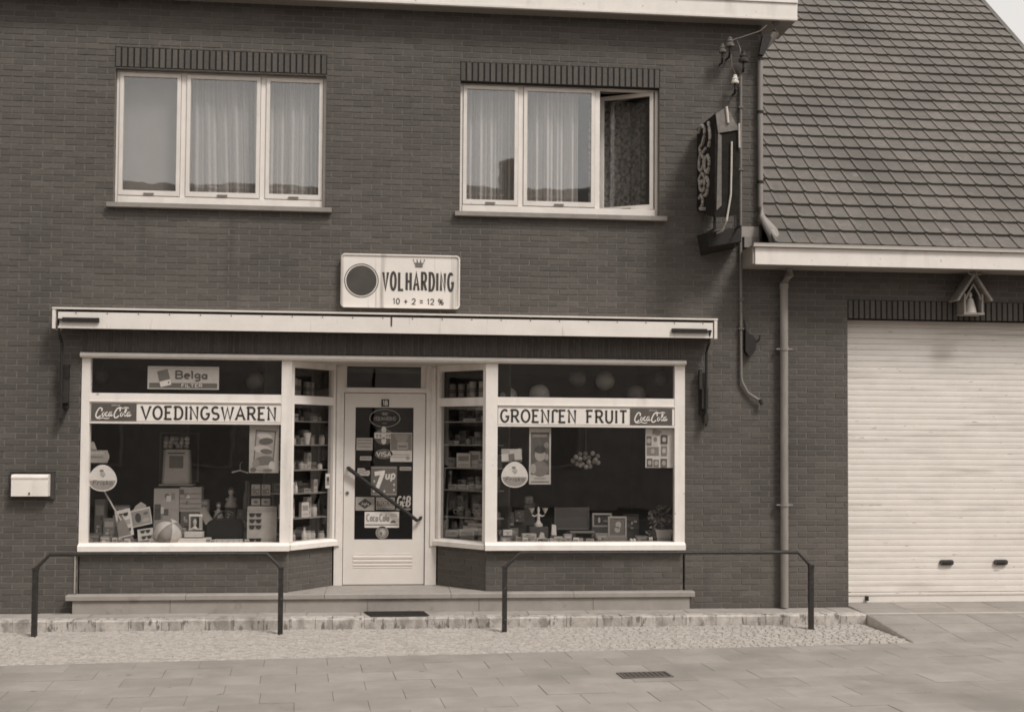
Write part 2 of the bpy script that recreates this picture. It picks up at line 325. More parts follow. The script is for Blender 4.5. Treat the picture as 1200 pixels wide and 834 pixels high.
def cola(mb, x0, x1, z0, z1, y, m, th=.0115):
    for k, q in enumerate(COLA):
        mb.ribbon([(x0 + a * (x1 - x0), z0 + b * (z1 - z0)) for a, b in smoothpath(q)], th * (x1 - x0) * (1.35 if k in (0, 5) else 1), y - .003 - .00015 * (k % 5), y, m)
def crown(mb, cx, z0, w_, h, y, m):
    mb.box(cx - w_ * .34, cx + w_ * .34, y - .003, y, z0, z0 + h * .2, m)
    mb.prism([(cx - w_ * .34, z0 + h * .26), (cx + w_ * .34, z0 + h * .26), (cx + w_ * .5, z0 + h * .75), (cx + w_ * .27, z0 + h * .5), (cx + w_ * .16, z0 + h * .85), (cx, z0 + h * .5), (cx - w_ * .16, z0 + h * .85), (cx - w_ * .27, z0 + h * .5), (cx - w_ * .5, z0 + h * .75)], y - .003, y, m)
    for k in (-.5, -.16, .16, .5): mb.ell(cx + w_ * k, z0 + h * .9, w_ * .06, h * .09, y - .004, y, m, 8)
def rr(x0, x1, z0, z1, r, n=5):
    o = []
    for cx, cz, a in ((x1 - r, z0 + r, -90), (x1 - r, z1 - r, 0), (x0 + r, z1 - r, 90), (x0 + r, z0 + r, 180)): o += arc(cx, cz, r, r, a, a + 90, n)
    return o
def rotbox(mb, cx, y0, y1, cz, w_, h, a, m):
    c, s = math.cos(R(a)), math.sin(R(a))
    mb.prism([(cx + x * c - z * s, cz + x * s + z * c) for x, z in ((-w_ / 2, -h / 2), (w_ / 2, -h / 2), (w_ / 2, h / 2), (-w_ / 2, h / 2))], y0, y1, m)

# ------------------------------------------------------------------ ground, road, pavement
G0 = -0.05
struct('ground', MB().box(-400, 400, -400, 400, -0.6, G0 - 0.06, mat('earth', 0.12, 0.95, 0.3, 3)))
struct('road', MB().box(-120, 120, -15.5, -6.2, G0 - 0.3, G0 - 0.052, ASPH))
pv = struct('pavement', MB().box(-9, 11, -6.2, -0.3, G0 - 0.2, G0 - 0.018, JOINT).box(-9, 11, -6.35, -6.2, -0.2, G0 - 0.004, STONE))
def edge_y(x): return -1.94 + 0.0755 * x                 # outer edge of the pale cobble strip
# paving slabs: rows follow the cobble edge, which runs at an angle to the house
ang = math.atan(0.0755); ca, sa = math.cos(ang), math.sin(ang); PW = 0.333; slab_meshes = []
for k in range(9):
    mb = MB(); b = 0.0026 + 0.0006 * (k % 3); t = 0.0015 * rnd.uniform(-1, 1)
    x1 = PW / 2 - b * 0.8; xl = .25 - b * .3; mb.xf = Matrix.Rotation(ang, 4, 'Z') @ Matrix.Rotation(R(rnd.uniform(-.12, .12)), 4, 'X') @ Matrix.Rotation(R(rnd.uniform(-.1, .1)), 4, 'Y')
    mb.add([(-xl, -x1, -.04), (xl, -x1, -.04), (xl, x1, -.04), (-xl, x1, -.04), (-xl, -x1, -.002), (xl, -x1, -.002), (xl, x1, -.002), (-xl, x1, -.002), (-xl + .002, -x1 + .002, 0), (xl - .002, -x1 + .002, 0), (xl - .002, x1 - .002, 0), (-xl + .002, x1 - .002, 0)],
           [(0, 1, 5, 4), (1, 2, 6, 5), (2, 3, 7, 6), (3, 0, 4, 7), (4, 5, 9, 8), (5, 6, 10, 9), (6, 7, 11, 10), (7, 4, 8, 11), (8, 9, 10, 11)], SLAB[k % 3])
    slab_meshes.append(mb.mesh('paving_slab'))
rest = MB()
def ramp_z(y): return G0 if y < -1.55 else (G0 + (0.052 - G0) * (y + 1.55) / 1.09 if y < -0.46 else 0.052 + 0.024 * (y + 0.46) / 0.6)
nsl = 0
for j in range(11):
    for i in range(-17, 18):
        off = 0.25 * (j % 2)
        u = (i + 0.5) * .5 + off + (0.01 * math.sin(j * 2.1)); v = -(j + 0.5) * PW
        x = u * ca - v * sa; y = -1.94 + u * sa + v * ca
        if y < -6 or x < -8 or x > 8.4: continue
        vis = (-3.9 < x < 5.6) and y > -4.9
        if vis and nsl < 255:
            piece('paving_slab', rnd.choice(slab_meshes), pv, (x, y, G0 + rnd.uniform(-.002, .002))); nsl += 1
        else:
            q = PW / 2 - .0025; rest.xf = Matrix.Translation((x, y, G0)) @ Matrix.Rotation(ang, 4, 'Z'); rest.box(-.2475, .2475, -q, q, -.03, 0, SLAB[(i + j) % 3], False)
rest.xf = None
part('paving_slab_field', rest, pv, kind='stuff')
# driveway ramp in front of the garage, sloping down to the pavement
dv = MB(); ys = [-1.62, -1.55, -1.0, -0.46, 0.16]
vs = []; 
for y in ys: vs += [(4.73, y, ramp_z(y) - .003), (8.6, y, ramp_z(y) - .003), (4.73, y, G0 - .02), (8.6, y, G0 - .02)]
fs = []
for i in range(4): a, b = 4 * i, 4 * i + 4; fs += [(a, a + 1, b + 1, b), (a, b, b + 2, a + 2), (a + 1, a + 3, b + 3, b + 1)]
dv.add(vs, fs, mat('ramp_concrete', .46, .9, .15, 8, .4, 100)); dv_o = struct('driveway', dv)
nsl2 = 0
for j in range(5):
    for i in range(7):
        x0 = 4.736 + i * .5; y1 = 0.14 - j * .345; y0 = y1 - .335; y0 = max(y0, -1.55)
        if y1 - y0 < .05: continue
        mb = MB(); x1 = x0 + .492
        mb.add([(x0, y0, ramp_z(y0) - .03), (x1, y0, ramp_z(y0) - .03), (x1, y1, ramp_z(y1) - .03), (x0, y1, ramp_z(y1) - .03), (x0, y0, ramp_z(y0)), (x1, y0, ramp_z(y0)), (x1, y1, ramp_z(y1)), (x0, y1, ramp_z(y1))],
               [(0, 1, 5, 4), (1, 2, 6, 5), (2, 3, 7, 6), (3, 0, 4, 7), (4, 5, 6, 7)], SLAB[(i * 2 + j) % 3])
        part('paving_slab', mb, dv_o)
# pale strip of small cobbles
cb = struct('cobble_strip', MB().prism([(-8, -.48), (4.715, -.48), (4.715, edge_y(4.7) + .01), (-8, edge_y(-8) + .01)], G0 - .06, G0 - .006, mat('pale_joint', .33, .95, .25, 20), 'z'))
mb = MB(); y = -0.51; row = 0
while y > -2.7:
    x = -8 + (row % 2) * .05
    while x < 4.71:
        w_ = rnd.uniform(.05, .10); d_ = rnd.uniform(.04, .052)
        if y - d_ * .6 > edge_y(x) and x + w_ < 4.735:
            z = G0 + rnd.uniform(-.002, .004); e = .005; j1 = rnd.uniform(-.005, .005)
            x0, x1, y0, y1 = x, x + w_ - .008, y - d_ + .006 + j1, y + j1
            mb.add([(x0, y0, z - .03), (x1, y0, z - .03), (x1, y1, z - .03), (x0, y1, z - .03), (x0 + e, y0 + e, z + rnd.uniform(-.002, .002)), (x1 - e, y0 + e, z + rnd.uniform(-.002, .002)), (x1 - e, y1 - e, z + rnd.uniform(-.002, .002)), (x0 + e, y1 - e, z)],
                   [(0, 1, 5, 4), (1, 2, 6, 5), (2, 3, 7, 6), (3, 0, 4, 7), (4, 5, 6, 7)], rnd.choices(COB, (5, 5, 4, 2))[0])
        x += w_
    y -= .05; row += 1
part('cobble', mb, cb, kind='stuff')
# raised platform along the house: kerb stones and concrete top
kb = struct('kerb', MB().box(-8, 4.72, -.47, -.02, G0 - .1, .036, JOINT))
x = -7.9
while x < 4.70:
    w_ = min(rnd.choice((.16, .2, .24, .3)), 4.727 - x)
    if w_ < .05: break
    z = .05 + rnd.uniform(-.004, .004); e = .012; x1 = x + w_ - .004; y0 = -.5 + rnd.uniform(-.004, .004)
    mb = MB().prism([(y0, G0 - .1), (y0, z - e), (y0 + e, z), (-.33, z), (-.33, G0 - .1)], x, x1, rnd.choice(KERB), 'x')
    part('kerb_stone', mb, kb); x += w_
x = -7.9
while x < 4.70:
    w_ = min(rnd.uniform(.45, .6), 4.727 - x)
    if w_ < .05: break
    part('kerb_slab', MB().box(x, x + w_ - .006, -.325, -.005, 0, .048 + rnd.uniform(-.002, .002), CONC, False), kb); x += w_
# iron drain cover lying in the slabs
dc = thing('drain_cover', 'dark iron drain cover lying flush between the pavement slabs', 'drain cover', (1.95, -2.9, G0 - .02))
mb = MB(); mb.xf = Matrix.Translation((1.97, -2.895, 0)) @ Matrix.Rotation(ang, 4, 'Z')
mb.box(-.2, .2, -.105, .105, G0 - .03, G0 + .003, g(.05))
for q in ((-.2, -.182, -.105, .105), (.182, .2, -.105, .105)): mb.box(q[0], q[1], q[2], q[3], G0 + .003, G0 + .009, g(.11))
for q in ((-.182, .182, -.105, -.09), (-.182, .182, .09, .105)): mb.box(q[0], q[1], q[2], q[3], G0 + .003, G0 + .009, g(.11))
part('frame', mb, dc)
mb = MB(); mb.xf = Matrix.Translation((1.97, -2.895, 0)) @ Matrix.Rotation(ang, 4, 'Z')
for i in range(9): mb.box(-.17 + i * .038, -.15 + i * .038, -.088, .088, G0 + .002, G0 + .007, g(.09))
part('grate', mb, dc)

# ------------------------------------------------------------------ the shop house
HX0, HX1 = -7.0, 3.82
house = thing('shop_house', 'two storey dark brick house with shop front on the ground floor', 'house', (0, 0, 0))
OPEN = [(-3.0, 3.01, -.2, 2.585), (-2.73, -.67, 4.06, 5.39), (.68, 2.735, 4.06, 5.39)]
LINT = [(-2.735, -.665, 5.40, 5.60), (.675, 2.74, 5.385, 5.585), (-3.0, 3.01, 2.585, 2.785)]
wall = MB(); F, B_ = 0.0035, 0.28
def wbox(x0, x1, z0, z1): wall.box(x0, x1, F, B_, z0, z1, MORTAR)
wbox(HX0, -3.0, -.3, 2.585); wbox(3.01, HX1, -.3, 2.585); wall.box(HX1, 4.033, F, .1, -.3, 3.53, MORTAR); wbox(HX0, HX1, 2.585, 4.06)
wbox(HX0, -2.73, 4.06, 5.39); wbox(-.67, .68, 4.06, 5.39); wbox(2.735, HX1, 4.06, 5.39); wbox(HX0, HX1, 5.39, 6.26)
wall.box(HX0, HX0 + .25, B_, 8, -.3, 6.26, MORTAR); wall.box(HX1 - .25, HX1, B_, 8, -.3, 6.26, MORTAR); wall.box(HX0 + .25, HX1 - .25, 7.75, 8, -.3, 6.26, MORTAR)
wall_o = part('wall', wall, house)
def cut(r, holes):
    out = [r]
    for (hx0, hx1, hz0, hz1) in holes:
        nx = []
        for (x0, x1, z0, z1) in out:
            if x1 <= hx0 or x0 >= hx1 or z1 <= hz0 or z0 >= hz1: nx.append((x0, x1, z0, z1)); continue
            if x0 < hx0: nx.append((x0, hx0, z0, z1))
            if x1 > hx1: nx.append((hx1, x1, z0, z1))
            a, b = max(x0, hx0), min(x1, hx1)
            if z0 < hz0: nx.append((a, b, z0, hz0))
            if z1 > hz1: nx.append((a, b, hz1, z1))
        out = nx
    return [q for q in out if q[1] - q[0] > .02 and q[3] - q[2] > .015]
def bricks(x0, x1, z0, z1, holes, ph=0.0):
    out = []; k = 0; z = z0
    while z < z1 - .02:
        x = x0 - .2 + (.1 if k % 2 else 0) + ph
        while x < x1:
            a, b = max(x, x0), min(x + .19, x1)
            if b - a > .02:
                for q in cut((a, b, z, min(z + .051, z1)), holes): out.append(q)
            x += .2
        z += .06; k += 1
    return out
BW = (.13, .2, .22, .22, .17, .06)
def brick_mesh(w_, h, m):
    e = .003; mb = MB(); a, b = w_ / 2, h / 2
    mb.add([(-a, .012, -b), (a, .012, -b), (a, .012, b), (-a, .012, b), (-a + e * .4, .002, -b + e * .4), (a - e * .4, .002, -b + e * .4), (a - e * .4, .002, b - e * .4), (-a + e * .4, .002, b - e * .4), (-a + e, 0, -b + e), (a - e, 0, -b + e), (a - e, 0, b - e), (-a + e, 0, b - e)],
           [(0, 1, 5, 4), (1, 2, 6, 5), (2, 3, 7, 6), (3, 0, 4, 7), (4, 5, 9, 8), (5, 6, 10, 9), (6, 7, 11, 10), (7, 4, 8, 11), (8, 9, 10, 11)], m)
    return mb
FULLB = [brick_mesh(.19, .051, m).mesh('brick') for m in BRICK]
CAM = Vector((0, -12, 1.75))
def lay(rects, parent, limit, name='brick'):
    full = []; oth = []
    for q in rects: (full if abs(q[1] - q[0] - .19) < 1e-4 and abs(q[3] - q[2] - .051) < 1e-4 else oth).append(q)
    full.sort(key=lambda q: (Vector(((q[0] + q[1]) / 2, 0, (q[2] + q[3]) / 2)) - Vector((.6, -12, 1.75))).length + (50 if not -3.9 < q[0] < 6.7 else 0))
    for q in full[:limit]:
        k = rnd.choices(range(6), BW)[0]; piece(name, FULLB[k], parent, ((q[0] + q[1]) / 2, rnd.uniform(-.002, .001), (q[2] + q[3]) / 2))
    mb = MB()
    for q in full[limit:] + oth:
        k = rnd.choices(range(6), BW)[0]; y = rnd.uniform(-.002, .001); x0, x1, z0, z1 = q; e = .002
        mb.add([(x0, .012, z0), (x1, .012, z0), (x1, .012, z1), (x0, .012, z1), (x0 + e, y, z0 + e), (x1 - e, y, z0 + e), (x1 - e, y, z1 - e), (x0 + e, y, z1 - e)],
               [(0, 1, 5, 4), (1, 2, 6, 5), (2, 3, 7, 6), (3, 0, 4, 7), (4, 5, 6, 7)], BRICK[k])
    if mb.v: part(name + '_field', mb, parent, kind='stuff')
lay(bricks(HX0, 4.03, .05, 6.24, OPEN + LINT + [(HX1, 4.1, 3.53, 6.3)]), wall_o, 300)
# soldier courses over the openings
def lintel(x0, x1, z0, z1, parent, pitch=.0608, y=-.005):
    lo = part('lintel', MB().box(x0, x1, y + .006, .11, z0, z1, DMORTAR if z0 > 2.9 else MORTAR), parent); n = round((x1 - x0) / pitch); p = (x1 - x0) / n
    ms = []
    for m in BRICK[:5]:
        a, b, e = (p - .013) / 2, (z1 - z0) / 2 - .003, .003
        ms.append(MB().add([(-a, .02, -b), (a, .02, -b), (a, .02, b), (-a, .02, b), (-a + e, 0, -b + e), (a - e, 0, -b + e), (a - e, 0, b - e), (-a + e, 0, b - e)],
                  [(0, 1, 5, 4), (1, 2, 6, 5), (2, 3, 7, 6), (3, 0, 4, 7), (4, 5, 6, 7), (3, 2, 1, 0)], m).mesh('soldier_brick'))
    for i in range(n): piece('soldier_brick', rnd.choice(ms), lo, (x0 + (i + .5) * p, y + rnd.uniform(-.001, .001), (z0 + z1) / 2))
for q in LINT: lintel(*q, house)
# floors, flat roof, rooms
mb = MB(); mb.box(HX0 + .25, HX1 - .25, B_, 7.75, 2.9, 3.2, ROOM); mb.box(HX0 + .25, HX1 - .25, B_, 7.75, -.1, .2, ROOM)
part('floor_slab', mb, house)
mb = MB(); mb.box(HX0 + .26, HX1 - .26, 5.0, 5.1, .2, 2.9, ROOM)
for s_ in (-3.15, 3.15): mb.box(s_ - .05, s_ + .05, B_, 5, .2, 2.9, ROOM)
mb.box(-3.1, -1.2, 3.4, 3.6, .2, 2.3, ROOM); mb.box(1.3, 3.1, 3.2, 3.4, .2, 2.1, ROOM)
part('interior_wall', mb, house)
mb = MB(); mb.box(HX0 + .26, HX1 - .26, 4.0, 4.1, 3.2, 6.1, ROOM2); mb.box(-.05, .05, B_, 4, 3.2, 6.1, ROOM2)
part('upper_interior_wall', mb, house)
part('roof', MB().box(HX0 - .1, HX1 + .05, -.05, 8.1, 6.262, 6.32, DARK), house)
# eaves board with soffit and cap
co = part('cornice', MB().box(HX0 - .3, 4.135, -.20, -.17, 6.085, 6.262, WHITE).box(HX0 - .3, 4.135, -.215, -.1, 6.264, 6.30, WHITE).box(HX0 - .3, 4.135, -.207, -.2, 6.085, 6.105, WHITE2), house)
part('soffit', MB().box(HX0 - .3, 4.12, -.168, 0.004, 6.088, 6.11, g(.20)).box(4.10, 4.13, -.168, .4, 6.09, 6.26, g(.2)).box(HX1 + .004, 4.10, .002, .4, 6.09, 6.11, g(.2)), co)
# upper windows
def window(x0, x1, z0, z1, m1, m2, open_third):
    f = MB(); Y0, Y1 = .07, .13; t = .03
    wn = part('window', f.box(x0 + .003, x0 + t, Y0, Y1, z0, z1, WHITE).box(x1 - t, x1 - .003, Y0, Y1, z0, z1, WHITE).box(x0 + t, x1 - t, Y0, Y1, z1 - .02, z1 - .002, WHITE)
              .box(x0 + t, x1 - t, Y0 - .01, Y1, z0 + .004, z0 + .075, WHITE).box(m1 - .025, m1 + .025, Y0, Y1, z0 + .075, z1 - .02, WHITE).box(m2 - .025, m2 + .025, Y0, Y1, z0 + .075, z1 - .02, WHITE), house)
    spans = [(x0 + t, m1 - .025), (m1 + .025, m2 - .025), (m2 + .025, x1 - t)]
    for k, (a, b) in enumerate(spans):
        s_ = MB(); q = MB(); za, zb = z0 + .083, z1 - .024; a += .004; b -= .004; w_ = .036
        if k == 2 and open_third:
            X = Matrix.Translation((b, .10, 0)) @ Matrix.Rotation(R(-27), 4, 'Z') @ Matrix.Translation((-b, -.10, 0)); s_.xf = X; q.xf = X
        s_.box(a, a + w_, .058, .10, za, zb, WHITE2).box(b - w_, b, .058, .10, za, zb, WHITE2).box(a + w_, b - w_, .058, .10, za, za + .05, WHITE2).box(a + w_, b - w_, .058, .10, zb - w_, zb, WHITE2)
        s_.box((a + b) / 2 - .05, (a + b) / 2 + .05, .045, .058, za + .014, za + .026, ZINC)
        so_ = part('sash', s_, wn)
        q.box(a + w_, b - w_, .078, .083, za + .05, zb - w_, GLASSU)
        part('pane', q, wn)
    sx = MB().prism([(-.06, z0 - .055), (-.06, z0 - .012), (.09, z0 + .003), (.09, z0 - .055)], x0 - .05, x1 + .07, SILL, 'x')
    part('sill', sx, wn)
window(-2.73, -.67, 4.06, 5.39, -2.075, -1.295, False)
window(.68, 2.735, 4.06, 5.39, 1.305, 2.10, True)
def curtain(x0, x1, z0, z1, y, folds, amp, label, m=NET, pinch=0.0, hem=True, seed=1):
    r = random.Random(seed); n = 90; nz = 8; vs = []; fs = []; ph = [r.uniform(0, 6.28) for _ in range(4)]
    for j in range(nz + 1):
        t = j / nz; z = z0 + (z1 - z0) * t
        for i in range(n + 1):
            u = i / n; c = (u + pinch * (1 - t) * math.sin(u * 3.14) * .5)
            yy = y + amp * (math.sin(u * folds * 6.283 + ph[0]) * .55 + math.sin(u * folds * 2.3 * 6.283 + ph[1]) * .3 + math.sin(u * folds * .37 * 6.283 + ph[2]) * .5) * (.7 + .3 * (1 - t))
            vs.append((x0 + (x1 - x0) * c, yy, z + (.006 * math.sin(u * folds * 6.28 + ph[3]) if j == 0 else 0)))
    for j in range(nz):
        for i in range(n): a = j * (n + 1) + i; fs.append((a, a + 1, a + n + 2, a + n + 1))
    mb = MB().add(vs, fs, m)
    if hem:
        hv = []; hf = []
        for k2, dz in ((0, .10), (1, .122)):
            for i in range(n + 1): p = Vector(vs[i]); hv.append((p.x, p.y - .004, z0 + dz))
        for i in range(n): hf.append((i, i + 1, n + 2 + i, n + 1 + i))
        mb.add(hv, hf, m)
    o = bpy.data.objects.new('net_curtain', mb.mesh('net_curtain', ((x0 + x1) / 2, y, z0), 'all', False)); COL.objects.link(o); o.location = ((x0 + x1) / 2, y, z0)
    return tag(o, label, 'curtain', 'net curtains behind the upper windows')
single('window_blind', MB().box(-2.70, -2.06, .22, .225, 4.12, 5.37, BLIND), 'plain grey blind drawn behind the first pane of left upper window', 'blind')
curtain(-2.05, -1.30, 4.16, 5.37, .22, 6, .04, 'white gathered net curtain behind the middle pane of left upper window', pinch=.12, seed=3)
curtain(-1.28, -.69, 4.16, 5.37, .22, 5, .038, 'white net curtain behind the third pane of left upper window', seed=5)
curtain(.70, 1.30, 4.16, 5.37, .22, 5, .038, 'white net curtain behind the first pane of right upper window', seed=8)
curtain(1.31, 1.92, 4.16, 5.37, .22, 5, .04, 'white net curtain drawn to one side in middle pane of right upper window', seed=11)
curtain(2.08, 2.71, 4.16, 5.37, .50, 5, .03, 'dim patterned net curtain behind the open sash of right upper window', m=NET2, hem=False, seed=13)

# ------------------------------------------------------------------ shop front
SZ, TOPZ = .23, 2.575
mb = MB()   # sill, posts and head share the white painted frame of each display window
def dwin(x0, x1, lx, rx_):
    f = MB(); f.box(x0, x0 + lx, -.01, .07, .72, 2.522, WHITE); f.box(x1 - rx_, x1, -.01, .07, .72, 2.522, WHITE)
    f.prism([(-.055, .645), (-.055, .695), (-.012, .722), (.12, .722), (.12, .645)], x0, x1, WHITE, 'x')
    f.box(x0 + lx, x1 - rx_, -.004, .06, 2.092, 2.182, WHITE)
    f.box(x0 + lx, x1 - rx_, -.016, .06, 2.095, 2.105, WHITE2); f.box(x0 + lx, x1 - rx_, -.012, .06, 1.885, 1.902, WHITE2)
    d = part('display_window', f, house)
    part('pane', MB().box(x0 + lx, x1 - rx_, .03, .036, .724, 1.884, GLASS), d)
    part('transom_pane', MB().box(x0 + lx, x1 - rx_, .03, .036, 2.184, 2.52, GLASS), d)
    return d
dwin(-2.99, -.97, .08, .10); dwin(.96, 3.005, .12, .105)
def chamfer(ax, ay, bx_, by):
    L = math.hypot(bx_ - ax, by - ay); a = math.atan2(by - ay, bx_ - ax); X = Matrix.Translation((ax, ay, 0)) @ Matrix.Rotation(a, 4, 'Z')
    f = MB(); f.xf = X
    f.box(0, .035, -.02, .05, .722, 2.52, WHITE).box(L - .035, L, -.02, .05, .722, 2.52, WHITE).box(.035, L - .035, -.015, .05, 2.095, 2.18, WHITE).box(.035, L - .035, -.015, .05, 2.46, 2.52, WHITE)
    f.prism([(-.05, .647), (-.05, .693), (-.012, .720), (.10, .720), (.10, .647)], -.02, L + .02, WHITE, 'x')
    d = part('side_window', f, house)
    q = MB(); q.xf = X; part('pane', q.box(.035, L - .035, .015, .021, .722, 2.095, GLASS), d)
    q = MB(); q.xf = X; part('transom_pane', q.box(.035, L - .035, .015, .021, 2.18, 2.46, GLASS), d)
    return d, X, L
CL, XL, LL = chamfer(-.985, .045, -.575, .56)
CR, XR, LR = chamfer(.505, .56, .975, .045)
# head moulding across the whole front, recess ceiling behind it
hm = MB().prism([(-.05, 2.528), (-.065, 2.545), (-.05, 2.572), (-.01, 2.578), (.1, 2.578), (.1, 2.524), (-.02, 2.524)], -3.0, 3.01, WHITE2, 'x')
part('head_moulding', hm, house, 'auto')
part('recess_ceiling', MB().prism([(-.97, .10), (.96, .10), (.49, .66), (-.56, .66)], 2.52, 2.56, g(.4), 'z').box(-2.95, 2.95, .7, .75, 2.45, 2.9, ROOM).box(-2.95, -1.0, .1, .69, 2.60, 2.64, ROOM).box(1.0, 2.95, .1, .69, 2.60, 2.64, ROOM), house)
# plinth under the windows
part('plinth', MB().box(.975, 2.995, .026, .2, SZ - .2, .644, MORTAR), house)
for X, L in ((XL, LL), (XR, LR)): q = MB(); q.xf = X; part('plinth', q.box(.0, L, .008, .14, SZ - .2, .644, MORTAR), house)
po = part('plinth', MB().box(-2.985, -.985, .026, .2, SZ - .2, .644, MORTAR), house)
mb = MB()
def lay_t(x0, x1, z0, z1, X, y):
    mb.xf = X
    for q in bricks(x0, x1, z0, z1, []):
        k = rnd.choices(range(5), BW[:5])[0]; e = .002; yy = y + rnd.uniform(-.0015, .001)
        mb.add([(q[0], y + .01, q[2]), (q[1], y + .01, q[2]), (q[1], y + .01, q[3]), (q[0], y + .01, q[3]), (q[0] + e, yy, q[2] + e), (q[1] - e, yy, q[2] + e), (q[1] - e, yy, q[3] - e), (q[0] + e, yy, q[3] - e)],
               [(0, 1, 5, 4), (1, 2, 6, 5), (2, 3, 7, 6), (3, 0, 4, 7), (4, 5, 6, 7)], BRICK[k])
lay_t(-2.98, -.99, .237, .64, None, .022); lay_t(.98, 2.99, .237, .64, None, .022); lay_t(.01, LL - .01, .237, .64, XL, .004); lay_t(.01, LR - .01, .237, .64, XR, .004)
mb.xf = None; part('brick_field', mb, po, kind='stuff')
# stoop: nosing slabs on a riser
st = part('stoop', MB().box(-3.0, 3.03, -.06, .9, -.1, .178, JOINT), house)
xs = [-3.08, -1.95, -.62, .62, 1.85, 3.09]
for a, b in zip(xs, xs[1:]):
    part('step_slab', MB().prism([(-.105, .182), (-.105, .222), (-.098, .23), (.02 if a < -1 or a > .7 else .9, .232), (.02 if a < -1 or a > .7 else .9, .182)], a + .002, b - .002, STONE, 'x'), st)
part('step_slab', MB().box(-1.0, -.622, .0215, .7, .182, .2315, STONE).box(.622, 1.0, .0215, .7, .182, .2315, STONE), st)
xs = [-3.02, -2.1, -1.0, -.2, .9, 2.05, 3.04]
for a, b in zip(xs, xs[1:]): part('riser_slab', MB().box(a + .002, b - .002, -.082, -.055, .046, .1785, STONE), st)
# door frame, transom light and door
DY = .58
fr = MB(); fr.box(-.565, -.476, DY - .02, DY + .08, .233, 2.52, WHITE2).box(.378, .495, DY - .02, DY + .08, .233, 2.52, WHITE2)
fr.box(-.476, .378, DY - .02, DY + .08, 2.235, 2.285, WHITE2).box(-.476, .378, DY - .02, DY + .08, 2.512, 2.52, WHITE2)
fr.box(-.55, -.51, DY - .035, DY - .02, .64, 2.5, WHITE2).box(.43, .475, DY - .035, DY - .02, .64, 2.5, WHITE2)
fr.box(-.476, -.452, DY, DY + .06, 2.285, 2.512, WHITE2).box(.322, .378, DY, DY + .06, 2.285, 2.512, WHITE2)
fo = part('door_frame', fr, house)
part('transom_pane', MB().box(-.452, .322, DY + .03, DY + .035, 2.285, 2.512, GLASS), fo)
dr = MB(); a, b = -.470, .372
dr.box(a, -.358, DY, DY + .05, .24, 2.228, CREAM).box(.247, b, DY, DY + .05, .24, 2.228, CREAM).box(-.358, .247, DY, DY + .05, 2.081, 2.228, CREAM).box(-.358, .247, DY, DY + .05, .24, .703, CREAM)
door = part('door', dr, house)
mb = MB()
for z0, z1, y in ((.548, .558, .004), (.505, .535, .008), (.465, .495, .008), (.43, .452, .006), (.410, .418, .004)): mb.prism([(DY, z0), (DY - y, z0 + .005), (DY - y, z1 - .005), (DY, z1)], -.364, .248, CREAM, 'x')
part('panel_moulding', mb, door)
part('pane', MB().box(-.358, .247, DY + .018, DY + .023, .703, 2.081, GLASS), door)
part('handle', MB().tube([(-.423, DY - .005, 1.45), (-.423, DY - .06, 1.445), (.295, DY - .06, .905), (.325, DY - .055, .925), (.335, DY, .935)], .015, DARK, 8).lathe([(.02, -.01), (.02, .01)], (-.423, DY - .01, 1.45), DARK, 8), door, 'auto')
part('lock', MB().ell(-.433, 1.187, .02, .02, DY - .008, DY, ZINC, 14).ell(-.433, 1.187, .008, .008, DY - .012, DY - .008, DARK, 10), door)
mb = MB().box(-.09, -.01, DY - .012, DY, 2.09, 2.165, INK); text(mb, '18', -.073, -.027, 2.105, 2.15, DY - .012, g(.7), .2, d=.002)
single('house_number_plate', mb, 'small dark number plate 18 above the shop door glass', 'house number')
# display decks behind the glass
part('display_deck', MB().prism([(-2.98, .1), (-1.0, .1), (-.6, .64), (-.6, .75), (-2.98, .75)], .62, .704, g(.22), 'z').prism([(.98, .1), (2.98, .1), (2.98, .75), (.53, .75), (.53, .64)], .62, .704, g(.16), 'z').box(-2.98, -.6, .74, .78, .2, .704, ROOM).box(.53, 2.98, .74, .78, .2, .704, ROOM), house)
# downpipe of the house, kinked under the cornice, ending over the garage gutter
dp = part('downpipe', MB().tube([(3.93, -.12, 6.09), (3.93, -.12, 5.97), (3.80, -.06, 5.80), (3.79, -.045, 5.7), (3.79, -.045, 4.17), (3.80, -.07, 4.06), (3.86, -.22, 3.88), (3.88, -.29, 3.72)], [.04, .04, .035, .028, .028, .036, .062, .07], ZINC, 10), house, 'auto')
mb = MB().prism([(3.75, 5.74), (3.80, 5.73), (3.885, 5.92), (3.85, 5.96), (3.79, 5.94)], -.14, -.085, DARK); part('pipe_hopper', mb, dp)
for z in (5.15, 4.42): part('pipe_clip', MB().tube([(3.79, -.045, z), (3.79, -.045, z + .025)], .036, DARK, 10), dp)
part('flashing', MB().box(3.60, 3.78, -.03, .0, 3.86, 3.97, g(.3)).box(3.62, 3.70, -.05, .0, 3.75, 3.855, g(.22)).box(3.705, 3.78, -.045, 0, 3.76, 3.855, g(.17)), house)

